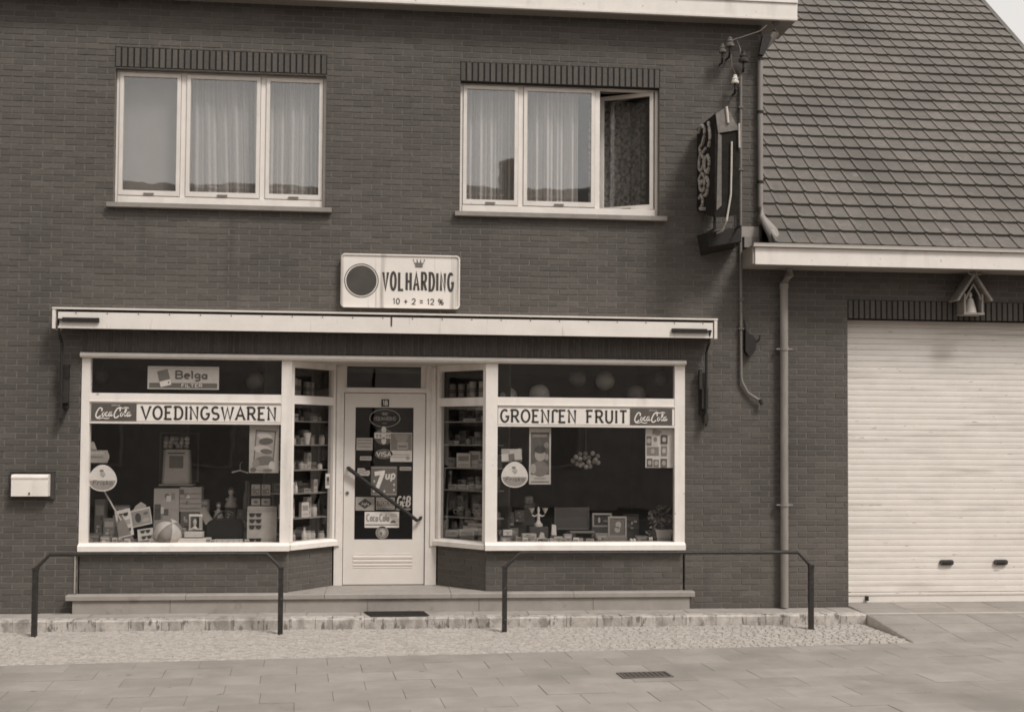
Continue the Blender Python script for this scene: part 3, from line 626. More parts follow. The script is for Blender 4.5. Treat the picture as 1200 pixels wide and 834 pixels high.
# ------------------------------------------------------------------ the garage with its tiled roof
gar = thing('garage', 'low brick garage with steep tiled roof and white roller shutter', 'garage', (6, 0, 0))
GX0, GX1 = HX1 + .002, 8.3; DX0, DX1, DZ1 = 4.737, 7.27, 3.035
wm = MB(); wm.box(4.036, DX0, F, .28, -.3, DZ1, MORTAR).box(GX0, 4.036, .1, .28, -.3, DZ1, MORTAR).box(DX1, GX1, F, .28, -.3, DZ1, MORTAR).box(4.036, GX1, F, .28, DZ1, 3.72, MORTAR).box(GX0, 4.036, .1, .28, DZ1, 3.72, MORTAR)
PIT = R(43.5); EY, EZ = -.38, 3.735
ridge_s = 6.9; RY, RZ = EY + ridge_s * math.cos(PIT), EZ + ridge_s * math.sin(PIT)
for x in (GX0, GX1 - .25):
    wm.prism([(.28, -.3), (2 * RY, -.3), (2 * RY, 3.72), (RY, RZ - .25), (.28, EZ + (.28 - EY) * math.tan(PIT) - .25)], x, x + .25, MORTAR, 'x')
gw = part('wall', wm, gar)
lay(bricks(4.033, GX1, .05, 3.70, [(DX0, DX1, -.5, DZ1), (DX0, DX1 + .0, DZ1, 3.235)], ph=-.033), gw, 300)
lintel(DX0, DX1, DZ1, 3.235, gar)
rs = part('roller_shutter', MB().box(DX0, DX1, .165, .18, .07, DZ1, g(.3)).box(DX0, DX0 + .03, .10, .16, .075, DZ1, g(.3)), gar)
p = .0605; n = int((DZ1 - .19) / p)
prof = [(0, 0), (-.0045, .004), (-.006, .03), (-.0045, .055), (0, .0595), (.012, .0595), (.012, 0)]
sm = MB().prism(prof, -(DX1 - DX0) / 2 + .033, (DX1 - DX0) / 2 - .003, SHUT, 'x').mesh('slat', smooth=False)
for i in range(n + 1): piece('slat', sm, rs, ((DX0 + DX1) / 2 + rnd.uniform(-.001, .001), .15, .185 + i * p))
part('bottom_bar', MB().box(DX0 + .034, DX1 - .004, .125, .16, .078, .18, SHUT).box(DX0 + .034, DX1 - .004, .119, .125, .15, .165, g(.5)), rs)
part('stop', MB().box(4.965, 4.99, .09, .125, .10, .145, DARK), rs)
for hx in (5.86, 6.46): part('handle', MB().prism(rr(hx - .075, hx + .075, .462, .518, .025), .12, .142, g(.055)).box(hx - .045, hx + .045, .105, .118, .482, .496, IRON), rs)
part('sill', MB().box(DX0, DX1, .165, .3, .0, .075, CONC), gar)
part('interior_wall', MB().box(GX0 + .26, GX1 - .26, 3.0, 3.1, 0, 3.5, ROOM), gar)
# gutter box with white fascia
gt = part('gutter', MB().box(3.625, 8.5, -.40, -.375, 3.525, 3.695, WHITE).box(3.625, 8.5, -.375, -.012, 3.53, 3.55, g(.25)).box(3.60, 8.5, -.43, -.34, 3.70, 3.718, g(.42)).box(3.605, 8.5, -.418, -.34, 3.72, 3.738, g(.3)), gar)
part('gutter_end', MB().box(3.60, 3.623, -.39, -.01, 3.53, 3.715, g(.26)), gt)
dpg = part('downpipe', MB().tube([(4.06, -.16, 3.53), (4.06, -.16, 3.46), (4.035, -.06, 3.38), (4.035, -.06, .06)], [.042, .042, .038, .041], ZINC, 12), gar, 'auto')
part('pipe_collar', MB().tube([(4.035, -.06, 3.33), (4.035, -.06, 3.38)], .047, ZINC, 12), dpg)
for z in (2.69, 1.09): part('pipe_clip', MB().tube([(4.035, -.06, z), (4.035, -.06, z + .028)], .049, ZINC, 12).box(3.95, 4.12, -.075, -.03, z + .008, z + .02, ZINC), dpg)
# roof: every tile a piece with a side rib, butt edge and lap
rf = part('roof', MB().add([(GX0, EY + .05, EZ - .06), (8.4, EY + .05, EZ - .06), (8.4, RY, RZ - .10), (GX0, RY, RZ - .10), (8.4, 2 * RY, 3.7), (GX0, 2 * RY, 3.7)], [(0, 1, 2, 3), (3, 2, 4, 5)], DARK), gar)
TW, TC = .1835, .246; TN = 25; RX = Matrix.Rotation(PIT, 4, 'X')
def tile_mesh(m, k):
    mb = MB(); r2 = random.Random(k); mb.xf = Matrix.Translation((0, 0, 0)) @ RX @ Matrix.Rotation(R(-6.3 + r2.uniform(-.6, .6)), 4, 'X') @ Matrix.Rotation(R(r2.uniform(-.5, .5)), 4, 'Y') @ Matrix.Rotation(R(r2.uniform(-.5, .5)), 4, 'Z')
    L = TC + .05; q = [(-.091, 0), (-.091, .040), (-.087, .0475), (-.080, .0475), (-.052, .038), (-.046, .036), (.091, .037), (.091, 0)]
    vs = [(x, 0, z) for x, z in q] + [(x, L, z) for x, z in q]; n_ = len(q)
    mb.add(vs, [(i, i + 1, n_ + i + 1, n_ + i) for i in range(n_ - 1)] + [list(range(n_)), list(range(n_, 2 * n_))[::-1]], m); return mb
TM = []; 
for k in range(12): TM.append(tile_mesh(TILE[k % 4], k).mesh('tile'))
spots = []
for j in range(28):
    for i in range(TN):
        s_ = j * TC; x = GX0 + .096 + i * TW; spots.append((x, EY + s_ * math.cos(PIT), EZ - .012 + s_ * math.sin(PIT)))
def seen(pp):
    d = Vector(pp) - CAM; z = d.dot(fw); u = d.dot(rx) / z; v = d.dot(up) / z; px = 600 + 1400 * u; py = 463 - 1400 * v
    return px < 1215 and py > -15 and not (px < 930 and py < 20)
spots.sort(key=lambda q: (0 if seen(q) else 99) + (Vector(q) - CAM).length * .1)
mb = MB()
for k, q in enumerate(spots):
    if k < 300: piece('tile', rnd.choices(TM, [3, 4, 4, 2] * 3)[0], rf, q)
    else:
        tm = tile_mesh(rnd.choices(TILE, (3, 4, 4, 2))[0], rnd.randrange(999)); b = Vector(q)
        m_ = tm.ms[0]; mb.add([v + b for v in tm.v], tm.f, m_)
part('tile_field', mb, rf, kind='stuff')
vg = MB().add([(8.395, EY, EZ + .03), (8.46, EY, EZ + .03), (8.46, RY, RZ + .04), (8.395, RY, RZ + .04), (8.395, EY, EZ - .12), (8.46, EY, EZ - .12), (8.46, RY, RZ - .12), (8.395, RY, RZ - .12)], [(0, 1, 2, 3), (0, 4, 5, 1), (1, 5, 6, 2), (2, 6, 7, 3), (3, 7, 4, 0), (4, 7, 6, 5)], TILE[0])
part('verge_trim', vg, rf)

# ------------------------------------------------------------------ awning
aw = thing('awning', 'long white retracted awning box with dark arms over the shop front', 'awning', (0, 0, 2.8))
part('hood', MB().prism([(0, 2.998), (-.245, 2.988), (-.245, 2.972), (0, 2.972)], -3.22, 3.285, WHITE2, 'x'), aw)
part('roller', MB().tube([(-3.17, -.11, 2.89), (3.235, -.11, 2.89)], .06, DARK, 12).box(-3.17, 3.235, -.03, -.002, 2.80, 2.97, DARK), aw)
part('valance', MB().prism([(-.225, 2.80), (-.235, 2.79), (-.235, 2.945), (-.195, 2.945), (-.195, 2.79)], -3.165, 3.235, AWN, 'x'), aw)
for x in (-3.218, 3.25): part('end_bracket', MB().box(x, x + .03, -.24, -.002, 2.785, 2.97, WHITE2), aw)
def arm(xa, xb, xr, xk, z):
    part('arm', MB().box(xa, xb, -.262, -.237, z, z + .042, DARK).tube([(xr, -.25, z + .03), (xr, -.20, 2.74), (xr, -.10, 2.66), (xr, -.09, 1.9)], .013, DARK, 8).box(min(xa, xb, xr) if xr < 0 else xb, max(xa, xr) if xr < 0 else xr + .013, -.262, -.245, z + .012, z + .03, DARK), aw)
    mb = MB().box(xk - .035, xk + .035, -.05, -.001, 2.03, 2.45, DARK).box(xk - .02, xk + .045, -.085, -.05, 2.08, 2.30, IRON).box(xk - .05, xk - .02, -.10, -.04, 2.28, 2.48, IRON).box(xr - .02, xr + .02, -.11, -.02, 1.93, 2.02, IRON)
    part('arm_bracket', mb, aw)
arm(-3.12, -2.78, -3.16, -3.14, 2.848); arm(2.81, 3.17, 3.205, 3.185, 2.838)
rv = MB().ell(0, 0, .006, .006, -.0025, .002, DARK, 8).mesh('rivet')
for i in range(22): piece('rivet', rv, aw, (-3.0 + i * .292, -.237, 2.935))
part('clamp', MB().box(.0, .012, -.242, -.2352, 2.86, 2.965, DARK), aw)

# ------------------------------------------------------------------ enamel sign above the awning
sg = thing('shop_sign', 'white enamel sign VOLHARDING with dark disc and crown, above the awning', 'sign', (.09, 0, 3.06))
part('panel', MB().prism(rr(-.498, .682, 3.058, 3.59, .035), -.06, -.03, SIGNW).prism(rr(-.47, .65, 3.09, 3.56, .03), -.03, -.001, DARK), sg)
part('rim', MB().ribbon(rr(-.494, .678, 3.062, 3.586, .033) + [rr(-.494, .678, 3.062, 3.586, .033)[0]], .007, -.072, -.058, SIGNW), sg)
part('emblem', MB().ell(-.296, 3.325, .15, .15, -.0625, -.06, mat('emblem_enamel', .06, .35, .15, 10, spec=.5), 40).ribbon(arc(-.296, 3.325, .166, .166, 0, 360, 44), .0035, -.0632, -.06, INK), sg)
mb = MB(); x = -.088
for c in 'VOLHARDING':
    w_ = .022 if c == 'I' else .062
    text(mb, c, x + .008, x + w_ - .008 if c != 'I' else x + .014, 3.238, 3.413, -.06, mat('brown_ink', .055, .4, .12, 12), (.14), d=.002); x += w_ + .0145
part('lettering', mb, sg)
mb = MB(); text(mb, '10 + 2 = 12 %', .02, .52, 3.098, 3.152, -.06, mat('brown_ink', .055), .18, gap=.26, d=.002); part('lettering', mb, sg)
mb = MB(); crown(mb, .273, 3.468, .11, .082, -.06, g(.14)); part('crown', mb, sg)

# ------------------------------------------------------------------ boards in the display windows
def board(x0, x1, cx0, cx1, words, label):
    t = thing('window_sign', label, 'sign', ((x0 + x1) / 2, -.004, 1.905))
    part('board', MB().box(x0, x1, -.006, .02, 1.903, 2.09, mat('sign_board_paint', .66, .45, .05, 6)).box(x0, x1, -.009, -.006, 2.077, 2.082, g(.3)).box(x0, x1, -.009, -.006, 1.908, 1.911, g(.4)), t)
    for wd, a, b in words:
        mb = MB(); text(mb, wd, a, b, 1.932, 2.053, -.006, INK, .17, serif=.10, gap=.32, d=.002); part('lettering', mb, t)
    lp = part('logo_panel', MB().box(cx0, cx1, -.012, -.006, 1.912, 2.082, RED), t)
    mb = MB(); w_ = cx1 - cx0; cola(mb, cx0 + .09 * w_, cx1 - .09 * w_, 1.925, 2.045, -.012, g(.66)); text(mb, 'DRINK', (cx0 + cx1) / 2 - .02, (cx0 + cx1) / 2 + .06, 2.056, 2.068, -.012, g(.5), .2, d=.001); part('lettering', mb, lp)
board(-2.905, -1.072, -2.895, -2.465, [('VOEDINGSWAREN', -2.415, -1.125)], 'white board lettered VOEDINGSWAREN with dark soft drink logo at left end')
board(1.085, 2.896, 2.436, 2.872, [('GROENtEN', 1.115, 1.875), ('FRUIT', 1.99, 2.40)], 'white board lettered GROENTEN FRUIT with dark soft drink logo at right end')

# ------------------------------------------------------------------ things in and on the left display window
def poster(name, x0, x1, z0, z1, y, base, label, shapes, cat='poster'):
    mb = MB().box(x0, x1, y, y + .003, z0, z1, base)
    for k, q in enumerate(shapes):
        yy = y - .001 - .0004 * k
        if q[0] == 'r': mb.box(q[1], q[2], yy, y, q[3], q[4], q[5])
        elif q[0] == 'e': mb.ell(q[1], q[2], q[3], q[4], yy, y, q[5], 16, R(q[6]) if len(q) > 6 else 0)
        elif q[0] == 'q': rotbox(mb, q[1], yy, y, q[2], q[3], q[4], q[6], q[5])
        elif q[0] == 't': text(mb, q[1], q[2], q[3], q[4], q[5], y - .0003 * k, q[6], q[7], d=.0012, serif=q[8] if len(q) > 8 else 0, slant=q[9] if len(q) > 9 else 0)
    return single(name, mb, label, cat)
poster('poster', -2.372, -1.684, 2.226, 2.452, .024, g(.30), 'pale poster Belga filter stuck inside the left transom glass', [
    ('r', -2.355, -1.70, 2.238, 2.288, g(.09)), ('r', -2.36, -1.695, 2.44, 2.446, g(.36)), ('q', -2.215, 2.345, .105, .14, g(.11), 14), ('q', -2.20, 2.285, .105, .055, g(.45), 14), ('e', -2.17, 2.292, .008, .008, INK),
    ('t', 'Belga', -2.10, -1.80, 2.335, 2.405, g(.07), .23, .10), ('t', 'FILTER', -2.045, -1.845, 2.248, 2.278, g(.42), .2)])
poster('poster', -1.382, -1.092, 1.408, 1.884, .042, g(.36), 'tall pale poster of packed food at right end of the left window', [
    ('q', -1.232, 1.66, .2, .34, g(.12), -4), ('q', -1.232, 1.67, .175, .29, g(.30), -4), ('e', -1.235, 1.77, .075, .03, g(.45), -10), ('e', -1.22, 1.72, .07, .035, g(.1), 5), ('e', -1.25, 1.64, .09, .04, g(.42), -8), ('e', -1.215, 1.62, .06, .026, g(.13), -5), ('e', -1.24, 1.53, .10, .045, g(.14), 8), ('e', -1.315, 1.5, .035, .045, g(.22)), ('e', -1.16, 1.48, .03, .045, g(.45)), ('e', -1.27, 1.45, .05, .02, g(.3)), ('e', -1.34, 1.44, .03, .022, g(.12)), ('e', -1.2, 1.435, .05, .014, g(.16))])
def ice_sign(cx, cz, w_, h, label):
    t = thing('ice_cream_sign', label, 'sign', (cx, .06, cz - h / 2))
    pts = []
    for i in range(32):
        a = 2 * math.pi * i / 32; r = 1 - .10 * math.cos(3 * (a - math.pi / 2 - math.pi / 3)) ; pts.append((cx + w_ / 2 * math.cos(a) * (1 - .18 * math.sin(a)) * 1.02, cz + h / 2 * math.sin(a)))
    part('panel', MB().prism(pts, .045, .05, g(.68)), t)
    mb = MB(); lo = [(cx + (x - cx) * .92, z) for x, z in pts if z < cz - .01]
    lo = sorted(lo, key=lambda q: math.atan2(q[1] - cz, q[0] - cx)); mb.prism([(cx + (x - cx) * 1.0, cz + (z - cz) * .9) for x, z in lo], .0435, .045, g(.30)); part('band', mb, t)
    mb = MB(); text(mb, 'Frisko', cx - w_ * .36, cx + w_ * .36, cz - h * .25, cz - h * .09, .0435, g(.10), .16, slant=.2, d=.001); part('lettering', mb, t)
    part('motif', MB().ell(cx, cz + h * .15, w_ * .10, h * .10, .0438, .045, g(.42), 14).ell(cx - .01, cz + h * .27, w_ * .08, h * .05, .0434, .045, g(.2), 12).prism([(cx - .025, cz + h * .12), (cx + .03, cz + h * .12), (cx + .005, cz + h * .01)], .0436, .045, g(.35)), t)
ice_sign(-2.788, 1.352, .262, .26, 'white rounded ice cream sign at left end of left window, above toy spade')
ice_sign(1.262, 1.400, .262, .262, 'white rounded ice cream sign low in the right window below a card')
single('toy_spade', MB().tube([(-2.785, .12, 1.22), (-2.64, .2, .93)], .008, g(.5), 6).prism([(-2.67, .97), (-2.635, .985), (-2.50, .72), (-2.66, .71)], .2, .215, g(.2)), 'long handled toy spade leaning below the left ice cream sign', 'toy')
poster('window_card', -2.93, -2.745, 1.50, 1.622, .06, g(.27), 'grey rounded card above the left ice cream sign', [('r', -2.92, -2.76, 1.59, 1.6, g(.4)), ('r', -2.91, -2.78, 1.55, 1.562, g(.14)), ('e', -2.76, 1.56, .03, .05, g(.27))], 'card')
single('paper_cone', MB().prism([(-2.93, 1.628), (-2.86, 1.628), (-2.885, 1.70), (-2.905, 1.71), (-2.925, 1.68)], .08, .10, g(.3)), 'small grey paper cone standing on the rounded card, left window', 'paper cone')
def glasses(mb, cx, cz, w_, y, m, rot=0):
    mb.ell(cx - w_ * .26, cz, w_ * .21, w_ * .17, y - .004, y, m, 10); mb.ell(cx + w_ * .26, cz, w_ * .21, w_ * .17, y - .004, y, m, 10); mb.box(cx - w_ * .5, cx + w_ * .5, y - .005, y, cz + w_ * .08, cz + w_ * .15, m)
def tilt_card(name, cx, cz, w_, h, a, y, base, label, shapes, cat):
    mb = MB(); mb.xf = Matrix.Translation((cx, y, cz)) @ Matrix.Rotation(R(a), 4, 'Y') @ Matrix.Rotation(R(-18), 4, 'X')
    mb.box(-w_ / 2, w_ / 2, 0, .006, -h / 2, h / 2, base)
    for q in shapes:
        if q[0] == 's': glasses(mb, q[1], q[2], q[3], -.0005, INK)
        elif q[0] == 'e': mb.ell(q[1], q[2], q[3], q[4], -.002, 0, q[5], 14)
        else: mb.box(q[1], q[2], -.0015, 0, q[3], q[4], q[5])
    return single(name, mb, label, cat)
tilt_card('eyewear_card', -2.615, .9, .15, .28, -14, .24, g(.5), 'pale tilted card of two sunglasses beside the toy spade', [('s', 0, .085, .11), ('s', .0, -.08, .12), ('r', -.06, .06, -.02, .03, g(.3))], 'sunglasses card')
tilt_card('magazine', -2.465, .955, .20, .18, -13, .3, g(.4), 'tilted glossy picture magazine with white border behind the sunglasses card', [('r', -.09, .09, -.075, .07, g(.22)), ('e', -.03, 0, .03, .05, g(.04)), ('e', .05, .03, .025, .015, g(.1)), ('e', .045, -.04, .04, .02, g(.3))], 'magazine')
tilt_card('eyewear_card', -2.40, .79, .15, .12, -8, .2, g(.42), 'low pale card of dark sunglasses lying left of the beach ball', [('s', 0, .03, .10), ('s', .01, -.03, .10)], 'sunglasses card')
single('paper_hat', MB().prism([(-2.56, 1.02), (-2.44, 1.03), (-2.44, 1.07), (-2.49, 1.10), (-2.54, 1.06)], .38, .41, g(.38)), 'crumpled pale paper bag behind the tilted picture magazine', 'paper bag')
single('beach_ball', MB().ball((-2.218, .24, .845), .138, g(.5), 24, 12, lambda j, i: g(.48, .4) if (j // 4) % 2 else g(.2, .4)), 'inflated beach ball with white and grey segments on window deck', 'ball', smooth='all')
bpy.data.objects['beach_ball'].rotation_euler = (R(35), R(25), 0)
def carton(name, x0, x1, z0, z1, y0, d, base, label, pats=(), cat='box', group=None, a=0):
    mb = MB(); cx = (x0 + x1) / 2
    mb.xf = Matrix.Translation((cx, y0, z0)) @ Matrix.Rotation(R(a), 4, 'Z')
    w2 = (x1 - x0) / 2; h = z1 - z0; mb.box(-w2, w2, 0, d, 0, h, base)
    rp = random.Random(sum(map(ord, label))); v0 = rp.choice((.06, .12, .3, .5))
    if h > .07 and w2 > .04:
        for k in range(6): a_ = rp.uniform(-.9, .5) * w2; b_ = rp.uniform(.05, .8) * h; mb.box(a_, a_ + rp.uniform(.15, .5) * w2, -.0006 - .00008 * k, 0, b_, b_ + rp.uniform(.03, .16) * h, g(rp.choice((.05, .1, .2, .33, .5))))
    for k, q in enumerate(pats):
        yy = -.0014 - .0004 * k
        if q[0] == 'r': mb.box(-w2 + q[1] * 2 * w2, -w2 + q[2] * 2 * w2, yy, 0, q[3] * h, q[4] * h, q[5])
        else: mb.ell(-w2 + q[1] * 2 * w2, q[2] * h, q[3] * w2, q[4] * w2, yy, 0, q[5], 12)
    return single(name, mb, label, cat, group)
carton('carton', -2.37, -2.12, .706, 1.236, .44, .16, g(.30), 'tall pale carton with small round picture, behind the beach ball', [('e', .52, .86, .2, .2, g(.12)), ('r', .5, .68, .75, .86, g(.5)), ('r', .03, .28, .4, .7, g(.08)), ('r', .3, .95, .1, .3, g(.22))])
carton('book_stack', -2.115, -1.90, 1.0, 1.25, .44, .16, g(.26), 'stack of pale books right of the tall carton', [('r', 0, 1, .12 + .2 * i, .15 + .2 * i, g(.12)) for i in range(4)] + [('r', .02, .2, .7, .9, g(.1))], 'books')
carton('crate', -2.10, -1.92, .706, .998, .42, .2, g(.10), 'dark patterned box carrying the stack of books', [('e', .3, .7, .2, .2, g(.25)), ('e', .6, .3, .25, .2, g(.3)), ('e', .8, .75, .15, .15, g(.2))])
single('shadow_box', MB().box(-1.99, -1.86, .26, .30, .83, .845, g(.45)).box(-1.99, -1.86, .26, .30, .965, .985, g(.6)).box(-1.99, -1.975, .26, .30, .845, .965, g(.35)).box(-1.89, -1.86, .26, .30, .845, .965, g(.3)).lathe([(.03, 0), (.012, .02), (.02, .06), (.012, .09)], (-1.935, .28, .845), g(.4), 10), 'small open box frame with a figurine inside, near window centre', 'display box')
single('leaning_book', MB().prism([(-1.83, .88), (-1.77, .91), (-1.86, 1.05), (-1.90, 1.02)], .28, .42, g(.2)), 'grey book leaning at a slant beside the small box frame', 'book')
carton('carton', -2.012, -1.835, .768, .818, .14, .1, g(.5), 'flat white carton lying on a longer white carton at window front', [('r', 0, 1, .45, .5, g(.3))])
carton('carton', -2.085, -1.78, .706, .757, .11, .14, g(.58), 'long flat white carton at window front beneath the smaller one', [('r', .02, .98, .1, .16, g(.4))])
carton('carton', -1.725, -1.445, .706, .742, .11, .12, g(.46), 'low white carton strip in front of the black bag', [('r', .1 + .2 * i, .12 + .2 * i, 0, 1, g(.2)) for i in range(5)])
# ridged tower stand with goods on top
tw = thing('display_tower', 'pale ridged display tower with round goods piled on top', 'display stand', (-2.165, .5, 1.26))
mb = MB().prism([(-2.285, 1.28), (-2.04, 1.28), (-2.055, 1.63), (-2.27, 1.63)], .50, .62, g(.36))
for i in range(17):
    z = 1.29 + i * .02; mb.box(-2.305 + i * .0008, -2.283 + i * .0009, .495, .6, z, z + .009, g(.44)); mb.box(-2.043 - i * .0009, -2.02 - i * .0008, .495, .6, z, z + .009, g(.44))
part('body', mb, tw); part('picture_panel', MB().box(-2.235, -2.095, .4955, .4995, 1.44, 1.565, g(.12)).box(-2.25, -2.08, .496, .4995, 1.585, 1.60, g(.1)), tw)
part('base', MB().box(-2.33, -1.99, .46, .66, 1.262, 1.279, g(.2)), tw); part('leg', MB().box(-2.2, -2.1, .60, .66, .706, 1.26, g(.06)), tw)
mb = MB()
for k in range(15): mb.ball((-2.27 + (k % 5) * .05 + rnd.uniform(-.01, .01), .55 + rnd.uniform(-.03, .03), 1.665 + (k // 5) * .038), .026, g((.34, .25, .42)[k % 3]), 8, 6)
single('wrapped_sweets', mb, 'heap of pale round wrapped sweets on top of the display tower', 'sweets', smooth='all')
single('hanging_frame', MB().tube([(-2.36, .7, 1.80), (-2.36, .7, 1.3), (-1.98, .7, 1.3), (-1.98, .7, 1.80), (-2.36, .7, 1.80)], .012, g(.09), 6), 'thin dim square frame hanging behind the display tower', 'frame')
# black bag, dolls, cards and packets on the right of the left window
bg_ = thing('handbag', 'large black handbag standing on the left window deck', 'bag', (-1.64, .33, .706))
part('body', MB().prism(rr(-1.82, -1.465, .708, .93, .07), .28, .42, mat('black_leather', .012, .4, .2, 20, .2, 80)), bg_, 'auto')
part('handle', MB().tube([(-1.74, .35, .92)] + [(-1.64 + .10 * math.cos(R(a)), .35, .93 + .08 * math.sin(R(a))) for a in range(180, -1, -20)] + [(-1.54, .35, .92)], .01, mat('black_leather', .012), 6), bg_, 'auto')
def doll(x, y, z, h, label, tone, base=None):
    t = thing('doll', label, 'doll', (x, y, z))
    part('body', MB().lathe([(.3 * h, 0), (.32 * h, .06 * h), (.2 * h, .35 * h), (.1 * h, .55 * h), (.07 * h, .62 * h)], (x, y, z), g(tone), 12).ball((x - .2 * h, y - .05 * h, z + .4 * h), .07 * h, g(tone), 8, 6).ball((x + .2 * h, y - .05 * h, z + .4 * h), .07 * h, g(tone), 8, 6), t, 'auto')
    part('head', MB().ball((x, y, z + .76 * h), (.15 * h, .15 * h, .18 * h), g(.33), 10, 8), t, 'all')
    part('hair', MB().ball((x, y + .03 * h, z + .84 * h), (.17 * h, .16 * h, .15 * h), g(.07), 10, 8), t, 'all')
carton('carton', -1.80, -1.45, .706, .93, .46, .15, g(.05), 'dark carton standing behind the black handbag')
doll(-1.735, .5, .931, .17, 'small pale doll standing left on the dark carton', .22)
doll(-1.612, .52, 1.04, .21, 'taller doll with round face above the handbag', .25)
carton('carton', -1.665, -1.56, .931, 1.039, .48, .1, g(.09), 'small patterned carton carrying the taller doll', [('e', .3, .5, .25, .2, g(.2)), ('e', .75, .4, .2, .2, g(.24))])
carton('toy_bear_box', -1.545, -1.48, .931, 1.02, .47, .1, g(.14), 'small grey carton right of the dolls', [('e', .5, .5, .3, .3, g(.28))])
sc = thing('sunglasses_stand', 'pale sunglasses display card with four dark pairs, left window corner', 'display stand', (-1.26, .16, .706))
part('panel', MB().box(-1.405, -1.115, .155, .162, .708, 1.07, g(.34)).box(-1.405, -1.115, .154, .155, 1.015, 1.065, g(.26)), sc)
for i, z in enumerate((.985, .925, .865, .735)): mb = MB(); glasses(mb, -1.325, z, .125, .1535, INK); part('sunglasses', mb, sc)
mb = MB()
for k, (a, b) in enumerate(((-1.378, -1.292), (-1.278, -1.192))):
    carton('packet', a, b, 1.178, 1.285, .25, .04, g(.38), ('left' if k == 0 else 'right') + ' one of two speckled packets above the sunglasses display card', [('r', .1, .9, .1, .6, g(.2)), ('e', .3, .8, .2, .15, g(.12)), ('e', .7, .35, .2, .2, g(.45))], 'packet', 'speckled packets')
    carton('packet', a, b, 1.078, 1.145, .25, .04, g(.33), ('left' if k == 0 else 'right') + ' low pale packet directly on top of the sunglasses display card', [('e', .5, .5, .5, .35, g(.14))], 'packet', 'low packets')
single('packet_rack', MB().box(-1.40, -1.17, .245, .31, 1.165, 1.176, g(.06)).box(-1.40, -1.17, .245, .31, 1.063, 1.076, g(.06)).box(-1.41, -1.40, .245, .31, .706, 1.3, g(.06)).box(-1.17, -1.16, .245, .31, .706, 1.3, g(.06)), 'dark wire rack holding four packets behind the sunglasses card', 'rack')
def ball(x, y, z, r, tone, label, grp): return single('ball', MB().ball((x, y, z), r, g(tone, .35), 20, 12), label, 'ball', grp, 'all')
ball(-1.365, .4, 2.33, .105, .15, 'grey ball behind left transom glass, right of the pale poster', 'balls behind the transom glass')
ball(-2.94, .45, 2.36, .09, .07, 'dim ball at the far left edge behind the left transom glass', 'balls behind the transom glass')
for x, z, r, tn, lb in ((1.225, 2.205, .095, .34, 'pale ball resting at far left behind right transom glass'), (1.552, 2.225, .11, .36, 'pale ball second from left, resting behind right transom glass'), (1.955, 2.40, .095, .11, 'dim ball hanging left of the brightest one, right transom'), (2.248, 2.378, .103, .30, 'bright ball hanging high in the middle of right transom'), (2.585, 2.235, .10, .15, 'grey low ball between the bright one and the right end, right transom'), (2.85, 2.405, .075, .11, 'small dim ball hanging at far right of right transom')):
    ball(x, .4, z, r, tn, lb, 'balls behind the transom glass')
part('transom_shelf', MB().box(-2.98, -.95, .18, .66, 2.09, 2.11, ROOM).box(.98, 2.98, .18, .66, 2.09, 2.11, ROOM), house)

# ------------------------------------------------------------------ things in the right display window
poster('window_card', 1.127, 1.335, 1.53, 1.66, .06, g(.32), 'tilted picture card above the ice cream sign, right window', [('q', 1.18, 1.575, .1, .07, g(.5), 8), ('q', 1.275, 1.60, .11, .11, g(.42), 12), ('q', 1.23, 1.57, .06, .08, g(.14), 4), ('r', 1.24, 1.33, 1.535, 1.548, INK)], 'card')
poster('poster', 1.408, 1.630, 1.303, 1.875, .042, g(.42), 'tall narrow poster of a dark haired girl, right window', [
    ('r', 1.425, 1.613, 1.40, 1.83, g(.09)), ('e', 1.52, 1.60, .055, .065, g(.30)), ('e', 1.52, 1.655, .062, .04, g(.05)), ('e', 1.52, 1.46, .085, .08, g(.16)), ('e', 1.45, 1.46, .03, .05, g(.3)), ('e', 1.585, 1.70, .025, .03, g(.2)), ('e', 1.585, 1.58, .022, .035, g(.25)), ('r', 1.44, 1.59, 1.78, 1.81, g(.2)), ('r', 1.43, 1.61, 1.325, 1.335, g(.16)), ('r', 1.46, 1.58, 1.36, 1.372, g(.3))])
sh = []
for (a, b, c, d, tn) in ((2.615, 2.67, 1.70, 1.80, .12), (2.68, 2.735, 1.70, 1.83, .46), (2.62, 2.745, 1.60, 1.69, .20), (2.62, 2.68, 1.485, 1.57, .1), (2.69, 2.745, 1.485, 1.56, .14), (2.765, 2.83, 1.48, 1.57, .12), (2.77, 2.83, 1.60, 1.70, .2), (2.765, 2.835, 1.72, 1.81, .07)):
    sh += [('r', a, b, c, d, g(tn)), ('e', (a + b) / 2, (c + d) / 2, .02, .025, g(.36 if tn < .3 else .2))]
sh += [('q', 2.72, 1.84, .075, .05, g(.2), -15), ('e', 2.80, 1.84, .03, .025, g(.4))]
poster('poster', 2.607, 2.898, 1.476, 1.878, .042, g(.55), 'white poster with a grid of nine small pictures, right end', sh)
mb = MB(); k = 0
for (x, z) in ((.0, .02), (.05, .05), (.11, .055), (.18, .06), (.24, .03), (-.02, -.02), (.045, .0), (.1, .01), (.15, .01), (.21, -.01), (.02, -.05), (.08, -.055), (.14, -.035), (.20, -.03), (.25, -.04), (.11, -.085), (.16, -.08), (.06, -.07)):
    mb.ball((1.96 + x, .52 + (k % 3) * .03, 1.555 + z), .026, g((.34, .26, .38)[k % 3]), 10, 7); k += 1
mb.tube([(2.07, .53, 1.62), (2.07, .53, 2.08)], .003, g(.2), 5)
single('ball_cluster', mb, 'hanging cluster of small pale round balls, right window', 'ball cluster', smooth='all')
